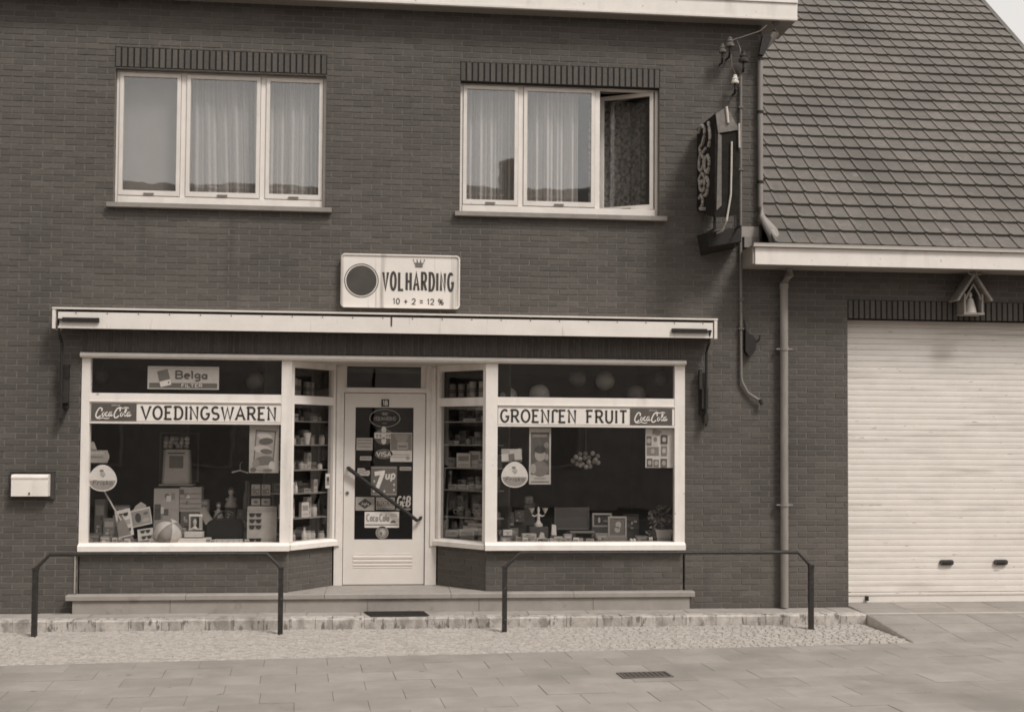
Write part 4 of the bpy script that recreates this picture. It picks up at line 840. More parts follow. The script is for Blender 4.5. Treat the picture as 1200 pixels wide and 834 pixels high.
single('slate_board', MB().box(1.732, 2.074, .40, .42, .832, 1.05, g(.055)).box(1.72, 2.086, .395, .425, .82, .832, g(.1)).box(1.72, 1.731, .395, .425, .832, 1.05, g(.08)).box(2.0745, 2.086, .395, .425, .832, 1.05, g(.08)).box(1.85, 1.95, .42, .5, .706, .82, g(.05)), 'blank dark slate board standing upright behind the small goods', 'board')
def frame(x0, x1, z0, z1, y, label, fig):
    t = thing('framed_picture', label, 'framed picture', ((x0 + x1) / 2, y, z0)); w_ = .018
    part('frame', MB().box(x0, x0 + w_, y, y + .02, z0, z1, g(.24)).box(x1 - w_, x1, y, y + .02, z0, z1, g(.24)).box(x0 + w_, x1 - w_, y, y + .02, z0, z0 + w_, g(.22)).box(x0 + w_, x1 - w_, y, y + .02, z1 - w_, z1, g(.27)), t)
    mb = MB().box(x0 + w_, x1 - w_, y + .008, y + .014, z0 + w_, z1 - w_, g(fig[0])); cx, cz = (x0 + x1) / 2, (z0 + z1) / 2
    for q in fig[1:]: mb.ell(cx + q[0], cz + q[1], q[2], q[3], y + .006, y + .008, g(q[4]), 12)
    part('picture', mb, t)
frame(2.112, 2.318, .85, .993, .35, 'wide dark picture in pale frame, right window, the rear one', (.03, (-.03, 0, .012, .03, .3), (.04, -.01, .03, .012, .12)))
frame(2.254, 2.45, .755, .968, .22, 'upright portrait in pale frame, right window, the front one', (.11, (.01, .02, .03, .035, .3), (.0, -.03, .03, .03, .26)))
single('frame_stand', MB().box(2.25, 2.455, .22, .28, .706, .754, g(.2)), 'low grey block under the upright portrait frame', 'block')
single('picture_easel', MB().box(2.112, 2.318, .355, .40, .706, .849, g(.06)), 'dark block under the wide rear picture frame', 'block')
tr = thing('trophy', 'pale two-armed trophy cup on a stem among small goods', 'trophy', (1.533, .26, .86))
part('stem', MB().lathe([(.045, 0), (.045, .03), (.03, .035), (.014, .07), (.02, .1), (.01, .14), (.016, .17), (.006, .2)], (1.533, .26, .862), g(.42, .3), 12), tr, 'auto')
for s_ in (-1, 1): part('arm', MB().tube([(1.533, .26, .99), (1.533 + s_ * .04, .26, .965), (1.533 + s_ * .065, .26, .98)], .007, g(.4, .3), 6).lathe([(.005, 0), (.03, .05), (.032, .055)], (1.533 + s_ * .07, .26, .995), g(.42, .3), 8), tr, 'auto')
single('plinth_box', MB().box(1.44, 1.63, .22, .32, .706, .86, g(.05)), 'dark box carrying the pale trophy', 'box')
single('candle', MB().prism([(1.662, .78), (1.715, .775), (1.708, .88), (1.668, .885)], .2, .25, g(.5)), 'short thick white candle right of the trophy', 'candle')
single('candle_block', MB().box(1.655, 1.72, .19, .26, .706, .774, g(.07)), 'dark block under the white candle', 'block')
SM = [('carton', 1.165, 1.258, .776, .83, .2, .06, .50, 'small white carton on a dark one, left corner of right window'), ('carton', 1.13, 1.28, .706, .775, .2, .1, .09, 'low dark carton under the small white one, right window corner'),
      ('carton', 1.355, 1.50, .706, .797, .14, .08, .30, 'pale carton below the trophy, left side'), ('carton', 1.68, 1.77, .706, .765, .13, .08, .36, 'pale flat carton right of the toy shoe'),
      ('carton', 1.787, 1.866, .706, .792, .14, .06, .24, 'upright grey carton left of the low table frame'), ('carton', 2.112, 2.237, .706, .80, .14, .07, .17, 'grey carton in front of the rear picture frame'),
      ('carton', 1.12, 1.29, .86, 1.0, .35, .08, .12, 'dim carton with oval label at left end of right window'), ('carton', 1.13, 1.27, 1.0, 1.06, .40, .08, .07, 'dim flat carton on top of the one with oval label'),
      ('carton', 1.30, 1.40, .90, 1.02, .38, .08, .08, 'dim dark carton left of the trophy'), ('book', 1.22, 1.33, .72, .84, .30, .05, .15, 'grey book leaning between cartons, right window corner'),
      ('carton', 1.42, 1.50, 1.09, 1.16, .45, .08, .09, 'dim small carton behind and above the trophy')]
for nm, a, b, c, d, y, dd, tn, lb in SM: carton(nm, a, b, c, d, y, dd, g(tn), lb, [('r', .12, .88, .55, .75, g(tn * 1.5 if tn < .3 else tn * .6)), ('e', .5, .35, .25, .2, g(tn * .5))], 'box' if nm == 'carton' else 'book', a=rnd.uniform(-8, 8))
single('goods_riser', MB().box(1.11, 1.42, .36, .6, .706, .858, ROOM).box(1.29, 1.41, .44, .6, .86, .898, ROOM).box(1.41, 1.52, .46, .6, .86, 1.088, ROOM), 'dark stepped riser under the dim cartons, right window', 'riser')
single('toy_shoe', MB().prism([(1.50, .708), (1.625, .708), (1.63, .74), (1.585, .76), (1.575, .805), (1.54, .81), (1.525, .76), (1.50, .75)], .13, .18, g(.36)).prism([(1.51, .725), (1.60, .725), (1.57, .745), (1.52, .745)], .128, .13, g(.06)), 'pale toy shoe at the window front below the trophy', 'shoe')
lt = thing('low_table', 'low dark table frame with small goods, right window', 'small table', (1.98, .22, .706))
part('top', MB().box(1.86, 2.11, .18, .30, .80, .815, g(.14)), lt)
for x in (1.865, 2.095):
    for y in (.185, .285): part('leg', MB().box(x, x + .01, y, y + .01, .706, .80, g(.14)), lt)
single('shoe_pair', MB().ball((2.478, .14, .728), (.018, .03, .022), g(.5), 10, 6).ball((2.512, .14, .728), (.018, .03, .022), g(.5), 10, 6), 'pair of tiny white shoes right of the portrait frame', 'shoes', smooth='all')
tilt_card('bowl_lid', 2.38, .74, .12, .08, 4, .32, g(.1), 'dim flat card behind the tiny white shoes', [], 'card')
pt = thing('potted_plant', 'bushy plant in pale square pot at right end of window', 'plant', (2.835, .25, .706))
part('pot', MB().prism([(2.765, .706), (2.905, .706), (2.922, .818), (2.75, .818)], .18, .33, g(.34)), pt)
part('rim', MB().box(2.742, 2.93, .174, .336, .818, .832, g(.36)), pt)
mb = MB(); r3 = random.Random(21)
for k in range(7): mb.tube([(2.835 + r3.uniform(-.03, .03), .25, .83), (2.83 + r3.uniform(-.1, .1), .25 + r3.uniform(-.06, .06), .98 + r3.uniform(-.05, .08))], .004, g(.08), 5)
part('stem', mb, pt)
mb = MB()
for k in range(150):
    a = r3.uniform(0, 6.28); e = r3.uniform(-1, 1); rr_ = r3.uniform(.5, 1); c = Vector((2.815 + .135 * rr_ * math.cos(a) * math.sqrt(1 - e * e), .27 + .1 * rr_ * math.sin(a) * math.sqrt(1 - e * e), .955 + .13 * rr_ * e))
    if r3.random() < .12: c = Vector((2.70 + r3.uniform(-.04, .05), .2, .80 + r3.uniform(-.05, .06)))
    d = Vector((r3.uniform(-1, 1), r3.uniform(-1, .2), r3.uniform(-.6, .6))).normalized(); s_ = d.cross(Vector((r3.uniform(-1, 1), r3.uniform(-1, 1), 1))).normalized(); L = r3.uniform(.025, .045); n2 = d.cross(s_) * L * .12
    mb.add([c - d * L, c + s_ * L * .45 + n2, c + d * L, c - s_ * L * .45 + n2, c], [(0, 1, 4), (1, 2, 4), (2, 3, 4), (3, 0, 4)], g((.09, .14, .24)[k % 3]))
part('foliage', mb, pt)

# ------------------------------------------------------------------ shelves and goods in the two side windows
def shelves(owner, X, L, zs, label_side):
    for z in zs:
        q = MB(); q.xf = X; q.box(.03, L - .03, .06, .30, z - .012, z, g(.2, .3)); part('shelf', q, owner)
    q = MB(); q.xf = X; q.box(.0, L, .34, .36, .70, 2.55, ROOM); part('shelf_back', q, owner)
ZS = [1.93, 1.69, 1.435, 1.20, .95]
shelves(CL, XL, LL, ZS + [2.19], 'left'); shelves(CR, XR, LR, [1.94, 1.70, 1.46, 1.23, .95, 2.19], 'right')
LEV = {2.19: 'the transom shelf', 1.93: 'the top shelf', 1.94: 'the top shelf', 1.69: 'the second shelf', 1.70: 'the second shelf', 1.435: 'the third shelf', 1.46: 'the third shelf', 1.20: 'the fourth shelf', 1.23: 'the fourth shelf', .95: 'the fifth shelf', .706: 'the bottom deck'}
ORD = ['first', 'second', 'third', 'fourth', 'fifth', 'sixth', 'seventh', 'eighth']
TN = lambda t: 'dim' if t < .15 else ('grey' if t < .3 else 'pale')
def goods(X, L, side, z, items, back=0):
    for k, (kind, u, w_, h, t) in enumerate(items):
        t = min(.6, t * 1.35)
        mb = MB(); mb.xf = X @ Matrix.Translation((u * L, (.24 if back else .11 + .03 * ((k * 7) % 3)), z)) @ Matrix.Rotation(R(rnd.uniform(-14, 14)), 4, 'Z')
        if kind == 'jar': mb.lathe([(w_ * .46, 0), (w_ * .5, h * .1), (w_ * .5, h * .7), (w_ * .36, h * .8)], (0, 0, 0), g(t), 12); mb.lathe([(w_ * .42, h * .8), (w_ * .42, h)], (0, 0, 0), g(t * .5), 12)
        elif kind == 'bottle': mb.lathe([(w_ * .5, 0), (w_ * .5, h * .55), (w_ * .2, h * .72), (w_ * .18, h * .92), (w_ * .24, h * .93), (w_ * .24, h)], (0, 0, 0), g(t), 12)
        elif kind == 'tin': mb.lathe([(w_ * .5, 0), (w_ * .5, h * .05), (w_ * .48, h * .06), (w_ * .48, h * .94), (w_ * .5, h * .95), (w_ * .5, h)], (0, 0, 0), g(t), 14); mb.lathe([(w_ * .49, h * .3), (w_ * .49, h * .6)], (0, 0, 0), g(t * .45), 14)
        elif kind == 'cup': mb.lathe([(w_ * .3, 0), (w_ * .5, h), (w_ * .44, h), (w_ * .26, h * .1)], (0, 0, 0), g(t), 12)
        elif kind == 'spectacles':
            for s_ in (-1, 1): mb.tube([(s_ * w_ * .27 + w_ * .2 * math.cos(R(a)), 0, h * .5 + w_ * .17 * math.sin(R(a))) for a in range(0, 361, 30)], .003, g(t), 5)
            mb.box(-w_ * .09, w_ * .09, -.002, .002, h * .55, h * .62, g(t)); mb.box(-w_ * .02, w_ * .02, .002, .02, 0, h * .55, g(t * .5))
        else:
            mb.box(-w_ / 2, w_ / 2, 0, .05, 0, h, g(t)); mb.box(-w_ * .38, w_ * .38, -.0015, 0, h * .45, h * .8, g(t * .5)); mb.box(-w_ * .38, w_ * .38, -.001, 0, h * .12, h * .25, g(t * .75))
        lab = ('%s %s, %s from left in back row, %s, %s side window' if back else '%s %s, %s from the left on %s of the %s side window') % (TN(t), {'box': 'packet'}.get(kind, kind), ORD[k], LEV[z].replace('the ', '') if back else LEV[z], side)
        single({'box': 'packet'}.get(kind, kind), mb, lab, {'box': 'packet'}.get(kind, kind), 'goods in the %s side window' % side, 'auto' if kind != 'box' else False)
goods(XL, LL, 'left', 2.19, [('tin', .16, .08, .17, .24), ('tin', .29, .08, .17, .22), ('tin', .42, .08, .16, .2), ('tin', .54, .08, .14, .13), ('tin', .68, .08, .14, .1)])
goods(XL, LL, 'left', 1.93, [('jar', .22, .05, .05, .16), ('box', .36, .05, .07, .34), ('jar', .52, .05, .05, .14), ('box', .74, .07, .05, .22), ('jar', .88, .05, .05, .14)])
goods(XL, LL, 'left', 1.69, [('jar', .10, .06, .08, .26), ('jar', .22, .06, .09, .2), ('jar', .34, .06, .07, .28), ('box', .46, .05, .07, .16), ('cup', .6, .09, .12, .46), ('jar', .76, .06, .09, .2), ('jar', .9, .06, .10, .28)])
goods(XL, LL, 'left', 1.435, [('jar', .08, .05, .06, .4), ('jar', .19, .06, .07, .26), ('jar', .31, .06, .08, .28), ('jar', .43, .06, .08, .24), ('jar', .55, .06, .07, .26), ('box', .72, .06, .17, .32), ('jar', .86, .05, .06, .42)])
goods(XL, LL, 'left', 1.20, [('box', .12, .08, .06, .34), ('box', .27, .09, .11, .3), ('bottle', .42, .035, .11, .4), ('box', .58, .09, .04, .2), ('box', .82, .05, .13, .26)])
goods(XL, LL, 'left', .95, [('box', .07, .05, .14, .3), ('box', .17, .08, .16, .36), ('box', .36, .06, .19, .34), ('box', .54, .09, .15, .4), ('box', .68, .08, .20, .33), ('jar', .83, .07, .12, .3)])
goods(XL, LL, 'left', .706, [('jar', .09, .07, .09, .18), ('jar', .22, .07, .10, .2), ('jar', .35, .07, .09, .26), ('bottle', .52, .06, .14, .3), ('jar', .65, .08, .10, .3), ('jar', .79, .08, .09, .28), ('jar', .91, .07, .09, .2)])
q = MB(); q.xf = XL; q.box(LL - .11, LL - .045, .012, .014, 1.24, 1.39, g(.5)).box(LL - .1, LL - .055, .010, .012, 1.27, 1.36, g(.2)).ell(LL - .077, 1.33, .015, .022, .0085, .010, INK, 10)
single('small_picture_card', q, 'small white picture card stuck at right edge of left side window', 'card')
goods(XR, LR, 'right', 2.19, [('tin', .15, .075, .14, .14), ('tin', .29, .075, .14, .16), ('tin', .43, .075, .145, .18), ('tin', .57, .08, .16, .22), ('tin', .72, .08, .16, .26)])
goods(XR, LR, 'right', 1.94, [('box', .5, .16, .03, .3), ('box', .82, .16, .06, .22)])
goods(XR, LR, 'right', 1.70, [('box', .14, .12, .04, .22), ('jar', .46, .06, .07, .1), ('box', .75, .10, .09, .12)])
goods(XR, LR, 'right', 1.46, [('box', .12, .1, .10, .12), ('box', .34, .17, .15, .34), ('box', .53, .17, .17, .30), ('box', .78, .14, .09, .2)])
goods(XR, LR, 'right', 1.23, [('box', .15, .12, .05, .26), ('box', .34, .13, .05, .3), ('box', .55, .16, .06, .24), ('jar', .72, .08, .08, .16), ('jar', .85, .08, .12, .12)])
goods(XR, LR, 'right', .95, [('spectacles', .28, .12, .10, .24), ('spectacles', .62, .13, .12, .32), ('spectacles', .87, .11, .11, .24)])
goods(XR, LR, 'right', .706, [('box', .15, .16, .10, .12), ('box', .42, .2, .11, .2), ('box', .68, .13, .09, .26), ('box', .86, .10, .17, .28), ('box', .9, .1, .10, .3)])
for side, X, L, zz in (('left', XL, LL, (1.93, 1.69, 1.435, 1.20, .706)), ('right', XR, LR, (1.94, 1.70, 1.46, 1.23, .95, .706))):
    for z in zz:
        it = []; u = .1
        while u < .9 and len(it) < 7: w_ = rnd.uniform(.06, .13); it.append((rnd.choice(('box', 'box', 'tin', 'jar')), u + w_ * .6, w_, rnd.uniform(.07, .15), rnd.uniform(.06, .2))); u += w_ * 1.5 + .03
        goods(X, L, side, z, it, 1)
q = MB(); q.xf = XR; q.box(.40 * LR, .7 * LR, .10, .2, .823, .86, g(.26)).box(.5 * LR, .8 * LR, .10, .2, .862, .895, g(.3)).box(.42 * LR, .62 * LR, .11, .2, .897, .925, g(.24))
single('carton_stack', q, 'three flat cartons stacked on the grey packets, right side window', 'boxes')

# more goods crowded along the two window decks
P1 = [('r', .1, .9, .6, .85, None), ('e', .4, .35, .3, .2, None)]
def extra(nm, x0, x1, z0, z1, y, d, tn, lb, cat='box'):
    carton(nm, x0, x1, z0, z1, y, d, g(tn), lb, [('r', .1, .9, .62, .86, g(tn * .5 if tn > .2 else tn * 1.9)), ('e', .36, .34, .4, .3, g(tn * .35 if tn > .2 else tn * 2.4)), ('r', .62, .9, .15, .45, g(tn * .7 if tn > .2 else tn * 1.5))], cat, a=rnd.uniform(-10, 10))
extra('carton', -2.965, -2.865, .706, 1.12, .50, .1, .12, 'tall dim carton at the far left behind the toy spade')
extra('carton', -2.865, -2.76, .706, .93, .46, .1, .18, 'grey carton with light patches between tall dim carton and toy spade')
extra('carton', -2.96, -2.83, .706, .80, .14, .12, .10, 'dark speckled packet lying in the far left front corner', 'packet')
extra('packet', -2.82, -2.72, .706, .775, .12, .08, .2, 'small grey packet under the toy spade handle', 'packet')
extra('carton', -2.77, -2.62, .96, 1.06, .5, .08, .11, 'dim carton stacked behind the tilted sunglasses card')
single('carton_pile', MB().box(-2.79, -2.6, .48, .62, .706, .85, g(.09)).box(-2.78, -2.61, .485, .62, .852, .958, g(.16)), 'two dim cartons piled behind the sunglasses card', 'boxes')
extra('packet', -2.345, -2.25, .706, .74, .10, .06, .4, 'thin pale packet lying in front of the beach ball', 'packet')
extra('packet', -2.09, -2.02, .765, .85, .2, .05, .28, 'small upright packet between beach ball and figurine box', 'packet')
extra('carton', -1.91, -1.84, .99, 1.12, .5, .06, .14, 'dim upright carton right of the stack of books')
single('carton_riser', MB().box(-1.91, -1.83, .48, .60, .706, .988, g(.05)), 'dark block under the dim upright carton', 'block')
extra('carton', -1.50, -1.42, .706, .93, .42, .07, .10, 'dark carton between the handbag and the sunglasses stand')
single('bottle', MB().lathe([(.035, 0), (.036, .2), (.03, .24), (.014, .3), (.013, .36), (.017, .362), (.017, .38)], (-1.455, .5, .931), g(.12, .3), 12), 'dim tall bottle above dark carton beside the packet rack', 'bottle', smooth='auto')
single('bottle_shelf', MB().box(-1.5, -1.41, .44, .56, .70, .929, g(.05)), 'dark stand below the dim tall bottle', 'stand')
single('coat_hanger', MB().tube([(-1.58, .3, 1.405), (-1.50, .3, 1.425), (-1.42, .3, 1.40)], .008, g(.4), 6).tube([(-1.50, .3, 1.425), (-1.50, .3, 1.49), (-1.48, .3, 1.51)], .004, g(.3), 5), 'thin pale coat hanger hanging left of the tall food poster', 'hanger')
extra('packet', 1.285, 1.345, .706, .76, .13, .05, .22, 'tiny grey packet in front of the leaning book', 'packet')
extra('packet', 1.635, 1.675, .706, .75, .12, .04, .42, 'tiny white packet left of the pale flat carton', 'packet')
extra('packet', 1.90, 1.98, .706, .755, .12, .05, .16, 'small dim packet below the low table, its left end', 'packet')
extra('packet', 2.01, 2.09, .706, .745, .12, .05, .3, 'small pale packet below the low table, its right end', 'packet')
extra('carton', 2.53, 2.66, .706, .77, .16, .08, .12, 'low dim carton between the tiny shoes and the plant')
extra('carton', 2.46, 2.62, .80, .98, .42, .05, .035, 'large dark panel leaning behind the tiny white shoes', 'panel')
for sd_, xx in (('left', (-2.70, -2.645, -2.585, -2.345, -1.80, -1.755, -1.42, -1.03)), ('right', (1.04, 1.355, 1.56, 1.745, 1.875, 2.13, 2.58, 2.66))):
    for k, x in enumerate(xx):
        w_ = rnd.uniform(.035, .055); h = rnd.uniform(.03, .065); t = rnd.choice((.16, .28, .4, .5))
        carton('packet', x, x + w_, .706, .706 + h, .105, .03, g(t), '%s tiny packet, %s from the left in the front row of the %s window deck' % (TN(t), ORD[k], sd_), [('r', .1, .9, .3, .7, g(t * .45))], 'packet', 'tiny packets along the %s window front' % sd_, a=rnd.uniform(-25, 25))
single('panel_stand', MB().box(2.46, 2.62, .42, .5, .706, .798, ROOM), 'dark stand below the large dark panel', 'stand')
extra('carton', 1.13, 1.24, .706, .76, .12, .06, .14, 'low dim packet in the left front corner of right window', 'packet')

# ------------------------------------------------------------------ stickers on the door glass
SY = DY + .0165
def sticker(name, label, build, cat='sticker'):
    mb = MB(); build(mb); return single(name, mb, label, cat, 'stickers on the door glass')
def st_oval(mb):
    mb.ribbon([(x, z) for x, z in arc(-.053, 1.969, .158, .092, 0, 360, 36)], .004, SY - .002, SY, g(.22)); text(mb, 'VOLHARDING', -.165, .06, 1.945, 1.985, SY, g(.2), .17, d=.0015); crown(mb, -.053, 2.0, .08, .04, SY, g(.2)); mb.ell(-.053, 1.915, .03, .012, SY - .0015, SY, g(.1), 10)
sticker('oval_sticker', 'large dark oval outline with crown at top of door glass', st_oval)
def st_cross(mb):
    mb.ell(-.06, 1.775, .1, .085, SY - .0008, SY, g(.12), 20); mb.box(-.16, .04, SY - .0016, SY, 1.757, 1.818, g(.5))
    for dx, dz in ((0, .06), (0, -.055), (-.0, .0)): mb.ell(-.062 + dx, 1.787 + dz, .026, .036, SY - .0022, SY, g(.52), 12)
    for dx in (-.07, -.035, .03, .06): mb.box(-.062 + dx - .01, -.062 + dx + .01, SY - .0021, SY, 1.77, 1.80, g(.24))
sticker('clover_sticker', 'white banner sticker with a clover cross on dark oval', st_cross)
def st_poster(mb):
    mb.box(.008, .236, SY - .001, SY, 1.514, 1.818, g(.46)); mb.box(.012, .232, SY - .0018, SY, 1.632, 1.81, g(.17)); mb.prism([(.05, 1.80), (.2, 1.80), (.18, 1.74), (.125, 1.70), (.07, 1.745)], SY - .0024, SY, g(.24)); mb.box(.08, .19, SY - .003, SY, 1.645, 1.72, g(.3)); mb.box(.09, .18, SY - .0035, SY, 1.665, 1.685, g(.15)); mb.box(.03, .21, SY - .002, SY, 1.585, 1.592, g(.2)); mb.box(.03, .17, SY - .002, SY, 1.56, 1.566, g(.2)); mb.ell(.19, 1.555, .022, .022, SY - .0025, SY, g(.25), 10)
sticker('poster', 'grey poster with white lower band at right of door glass', st_poster)
sticker('label_sticker', 'pale rectangular label at left edge of the door glass', lambda mb: (mb.box(-.345, -.177, SY - .001, SY, 1.632, 1.762, g(.32)), [mb.box(-.33, -.19, SY - .0017, SY, z, z + .008, g(.16)) for z in (1.735, 1.70, 1.665)]))
def st_visa(mb): mb.ell(-.06, 1.594, .092, .053, SY - .001, SY, g(.12), 24); text(mb, 'VISA', -.135, .018, 1.57, 1.615, SY - .001, g(.52), .2, serif=.05, d=.0012)
sticker('oval_sticker', 'dark oval payment sticker VISA in the middle of door glass', st_visa)
sticker('label_sticker', 'tiny pale label left of the oval payment sticker', lambda mb: (mb.box(-.307, -.187, SY - .001, SY, 1.528, 1.57, g(.28)), mb.box(-.295, -.2, SY - .0016, SY, 1.545, 1.555, g(.14))))
def st_scr(mb): mb.prism([(-.335, 1.37), (-.215, 1.365), (-.2, 1.39), (-.205, 1.42), (-.25, 1.425), (-.26, 1.445), (-.33, 1.445)], SY - .001, SY, g(.36)); [mb.ribbon(smoothpath([(-.32, z), (-.29, z + .012), (-.26, z - .002), (-.22, z + .008)]), .003, SY - .0016, SY, g(.12)) for z in (1.415, 1.39)]
sticker('label_sticker', 'ragged pale script label just under the door handle top', st_scr)
sp = thing('push_plate', 'dark enamel plate 7up with white figures in the door middle', 'sign', (-.055, SY, 1.158))
part('panel', MB().prism(rr(-.19, .08, 1.158, 1.467, .012), SY - .012, SY, g(.12, .35)).box(-.185, .075, SY - .0135, SY - .012, 1.448, 1.456, g(.3)).box(-.185, .075, SY - .0135, SY - .012, 1.172, 1.178, g(.3)), sp)
mb = MB(); mb.prism([(-.155, 1.41), (-.045, 1.425), (-.05, 1.385), (-.105, 1.235), (-.145, 1.24), (-.095, 1.375), (-.15, 1.365)], SY - .0145, SY - .012, g(.58)); text(mb, 'up', -.04, .055, 1.335, 1.42, SY - .012, g(.52), .2, slant=.12); part('lettering', mb, sp)
mb = MB(); [mb.ell(x, z, .010, .014, SY - .014, SY - .012, g(.4), 8) for x, z in ((-.155, 1.31), (-.05, 1.205), (.05, 1.275), (-.16, 1.205), (.05, 1.22))]; part('bubble', mb, sp)
sticker('label_sticker', 'tiny pale label right of the dark enamel plate', lambda mb: (mb.box(.107, .23, SY - .001, SY, 1.423, 1.463, g(.26)), mb.box(.12, .215, SY - .0016, SY, 1.438, 1.447, g(.14))))
def st_dia(mb): mb.box(-.348, -.152, SY - .001, SY, 1.005, 1.147, g(.24)); mb.prism([(-.325, 1.076), (-.25, 1.022), (-.175, 1.076), (-.25, 1.13)], SY - .0018, SY, INK); text(mb, 'Agfa', -.285, -.21, 1.062, 1.09, SY - .0018, g(.3), .18, d=.001)
sticker('label_sticker', 'grey label with a black diamond, lower left of door glass', st_dia)
sticker('label_sticker', 'striped label with dark lettering bar below the enamel plate', lambda mb: (mb.box(-.134, .059, SY - .001, SY, 1.016, 1.142, g(.26)), mb.box(-.125, .05, SY - .0016, SY, 1.05, 1.11, g(.1)), mb.box(-.125, .05, SY - .0016, SY, 1.122, 1.13, g(.08)), mb.box(-.125, .05, SY - .0016, SY, 1.028, 1.036, g(.08)), text(mb, 'ROCO', -.11, .035, 1.06, 1.10, SY - .0016, g(.24), .2, d=.001)))
sticker('label_sticker', 'pale outlined letters GB at right edge of the door glass', lambda mb: (text(mb, 'G&B', .085, .215, 1.05, 1.15, SY, g(.34), .17, d=.001, slant=.1), mb.box(.07, .225, SY - .001, SY, 1.008, 1.03, g(.16))))
def st_cc(mb): mb.box(-.251, .106, SY - .001, SY, .827, .992, g(.55)); mb.box(-.245, .1, SY - .0016, SY, .85, .863, g(.16)); text(mb, 'Coca', -.23, -.115, .895, .965, SY - .001, g(.22), .2, d=.001); text(mb, 'Cola', -.095, .0, .895, .965, SY - .001, g(.22), .2, d=.001); mb.box(.02, .09, SY - .0016, SY, .945, .955, g(.3)); mb.box(.02, .08, SY - .0016, SY, .965, .973, g(.3)); mb.prism(arc(.045, .875, .03, .03, 0, 180, 8), SY - .002, SY, g(.12))
sticker('label_sticker', 'wide white label Coca Cola low on the door glass', st_cc)
sticker('round_sticker', 'round grey seal below the wide white label on the door', lambda mb: (mb.ell(-.069, .775, .067, .067, SY - .001, SY, g(.22), 24), mb.ribbon(arc(-.069, .775, .052, .052, 0, 360, 24), .004, SY - .0016, SY, g(.1)), mb.ell(-.065, .78, .026, .03, SY - .0018, SY, g(.34), 10), mb.ell(-.08, .765, .015, .02, SY - .0022, SY, g(.12), 8)))

# ------------------------------------------------------------------ things on the walls
ml = thing('mailbox', 'white mailbox with dark frame on the brick wall, left edge', 'mailbox', (-3.43, 0, 1.17))
part('frame', MB().box(-3.64, -3.225, -.03, -.001, 1.40, 1.415, IRON).box(-3.64, -3.61, -.03, -.001, 1.15, 1.40, mat('mailbox_frame', .045, .6, .2, 10)).box(-3.255, -3.225, -.03, -.001, 1.15, 1.40, mat('mailbox_frame', .045)).box(-3.61, -3.255, -.02, -.001, 1.15, 1.40, mat('mailbox_frame', .045)), ml)
part('body', MB().prism([(-.10, 1.18), (-.10, 1.36), (-.085, 1.385), (-.02, 1.39), (-.02, 1.18)], -3.604, -3.262, WHITE, 'x'), ml)
part('flap', MB().prism([(-.104, 1.345), (-.106, 1.362), (-.09, 1.387), (-.086, 1.383), (-.10, 1.36), (-.10, 1.345)], -3.604, -3.262, WHITE2, 'x'), ml)
part('lock', MB().ell(-3.435, 1.205, .008, .012, -.106, -.1, DARK, 10), ml)
# iron handrails in front of the shop
def rail(x0, x1, fx0, fx1, label, y):
    t = thing('handrail', label, 'handrail', ((x0 + x1) / 2, y, G0)); zt, zk = .688, .555
    part('top_bar', MB().tube([(fx0, y, zk), (x0, y, zt), (x1, y, zt), (fx1, y, zk)], .017, IRON, 8), t, 'auto')
    for f in (fx0, fx1): part('post', MB().box(f - .022, f + .022, y - .022, y + .022, G0 - .05, zk, IRON), t)
    for f, x in ((fx0, x0), (fx1, x1)): part('bracket', MB().box(f - .026, f + .026, y - .026, y + .026, zk - .01, zk + .012, IRON), t)
rail(-3.05, -1.115, -3.175, -.985, 'dark iron handrail in front of the left shop window', -.76)
rail(1.24, 3.93, 1.09, 4.06, 'dark iron handrail in front of the right window and downpipe', -.76)
dm = thing('doormat', 'dark rubber doormat on the kerb slabs below the step', 'doormat', (.08, -.3, .05))
mb = MB().prism([(-.235, -.105), (.355, -.115), (.40, -.40), (-.16, -.43)], .0495, .058, mat('rubber', .035, .85, .3, 60, .6, 120, spec=.15), 'z'); part('mat_base', mb, dm)
mb = MB()
for i in range(7):
    t = i / 7; mb.box(-.225 + .06 * t, .35 + .03 * t, -.135 - .038 * i - .012, -.135 - .038 * i, .058, .064, mat('rubber', .02))
part('rib', mb, dm)
# little wooden shrine over the garage
sh_ = thing('wall_shrine', 'small gabled wooden shrine holding a pale statue above the garage shutter', 'shrine', (6.03, 0, 3.09))
WD = mat('weathered_wood', .22, .8, .25, 18, .4, 90)
part('body', MB().box(5.925, 5.945, -.17, -.002, 3.105, 3.30, WD).box(6.115, 6.135, -.17, -.002, 3.105, 3.30, WD).box(5.92, 6.14, -.18, -.002, 3.083, 3.104, WD).prism([(5.946, 3.105), (6.114, 3.105), (6.114, 3.29), (6.03, 3.45), (5.946, 3.29)], -.02, -.003, mat('niche', .07, .8, .2, 12)), sh_)
c_, s_ = math.cos(R(57)), math.sin(R(57))
part('roof_board', MB().prism([(5.855, 3.222), (5.835, 3.235), (6.022, 3.515), (6.032, 3.48)], -.20, -.004, WD), sh_); part('roof_board', MB().prism([(6.205, 3.222), (6.225, 3.235), (6.038, 3.515), (6.032, 3.48)], -.20, -.004, WD), sh_)
for dx in (-.035, .045): part('scroll', MB().tube([(6.03 + dx + .033 * math.cos(R(a)), -.19, 3.535 + .036 * math.sin(R(a))) for a in range(0, 361, 30)], .010, WD, 6), sh_)
part('statue', MB().lathe([(.065, 0), (.06, .03), (.045, .1), (.03, .15), (.012, .165), (.022, .18), (.02, .21), (.004, .225)], (6.03, -.09, 3.106), g(.5), 12), sh_, 'auto')
part('trefoil', MB().ribbon([(5.95, 3.24), (5.97, 3.30), (6.03, 3.40), (6.09, 3.30), (6.11, 3.24)], .008, -.165, -.155, WD), sh_)
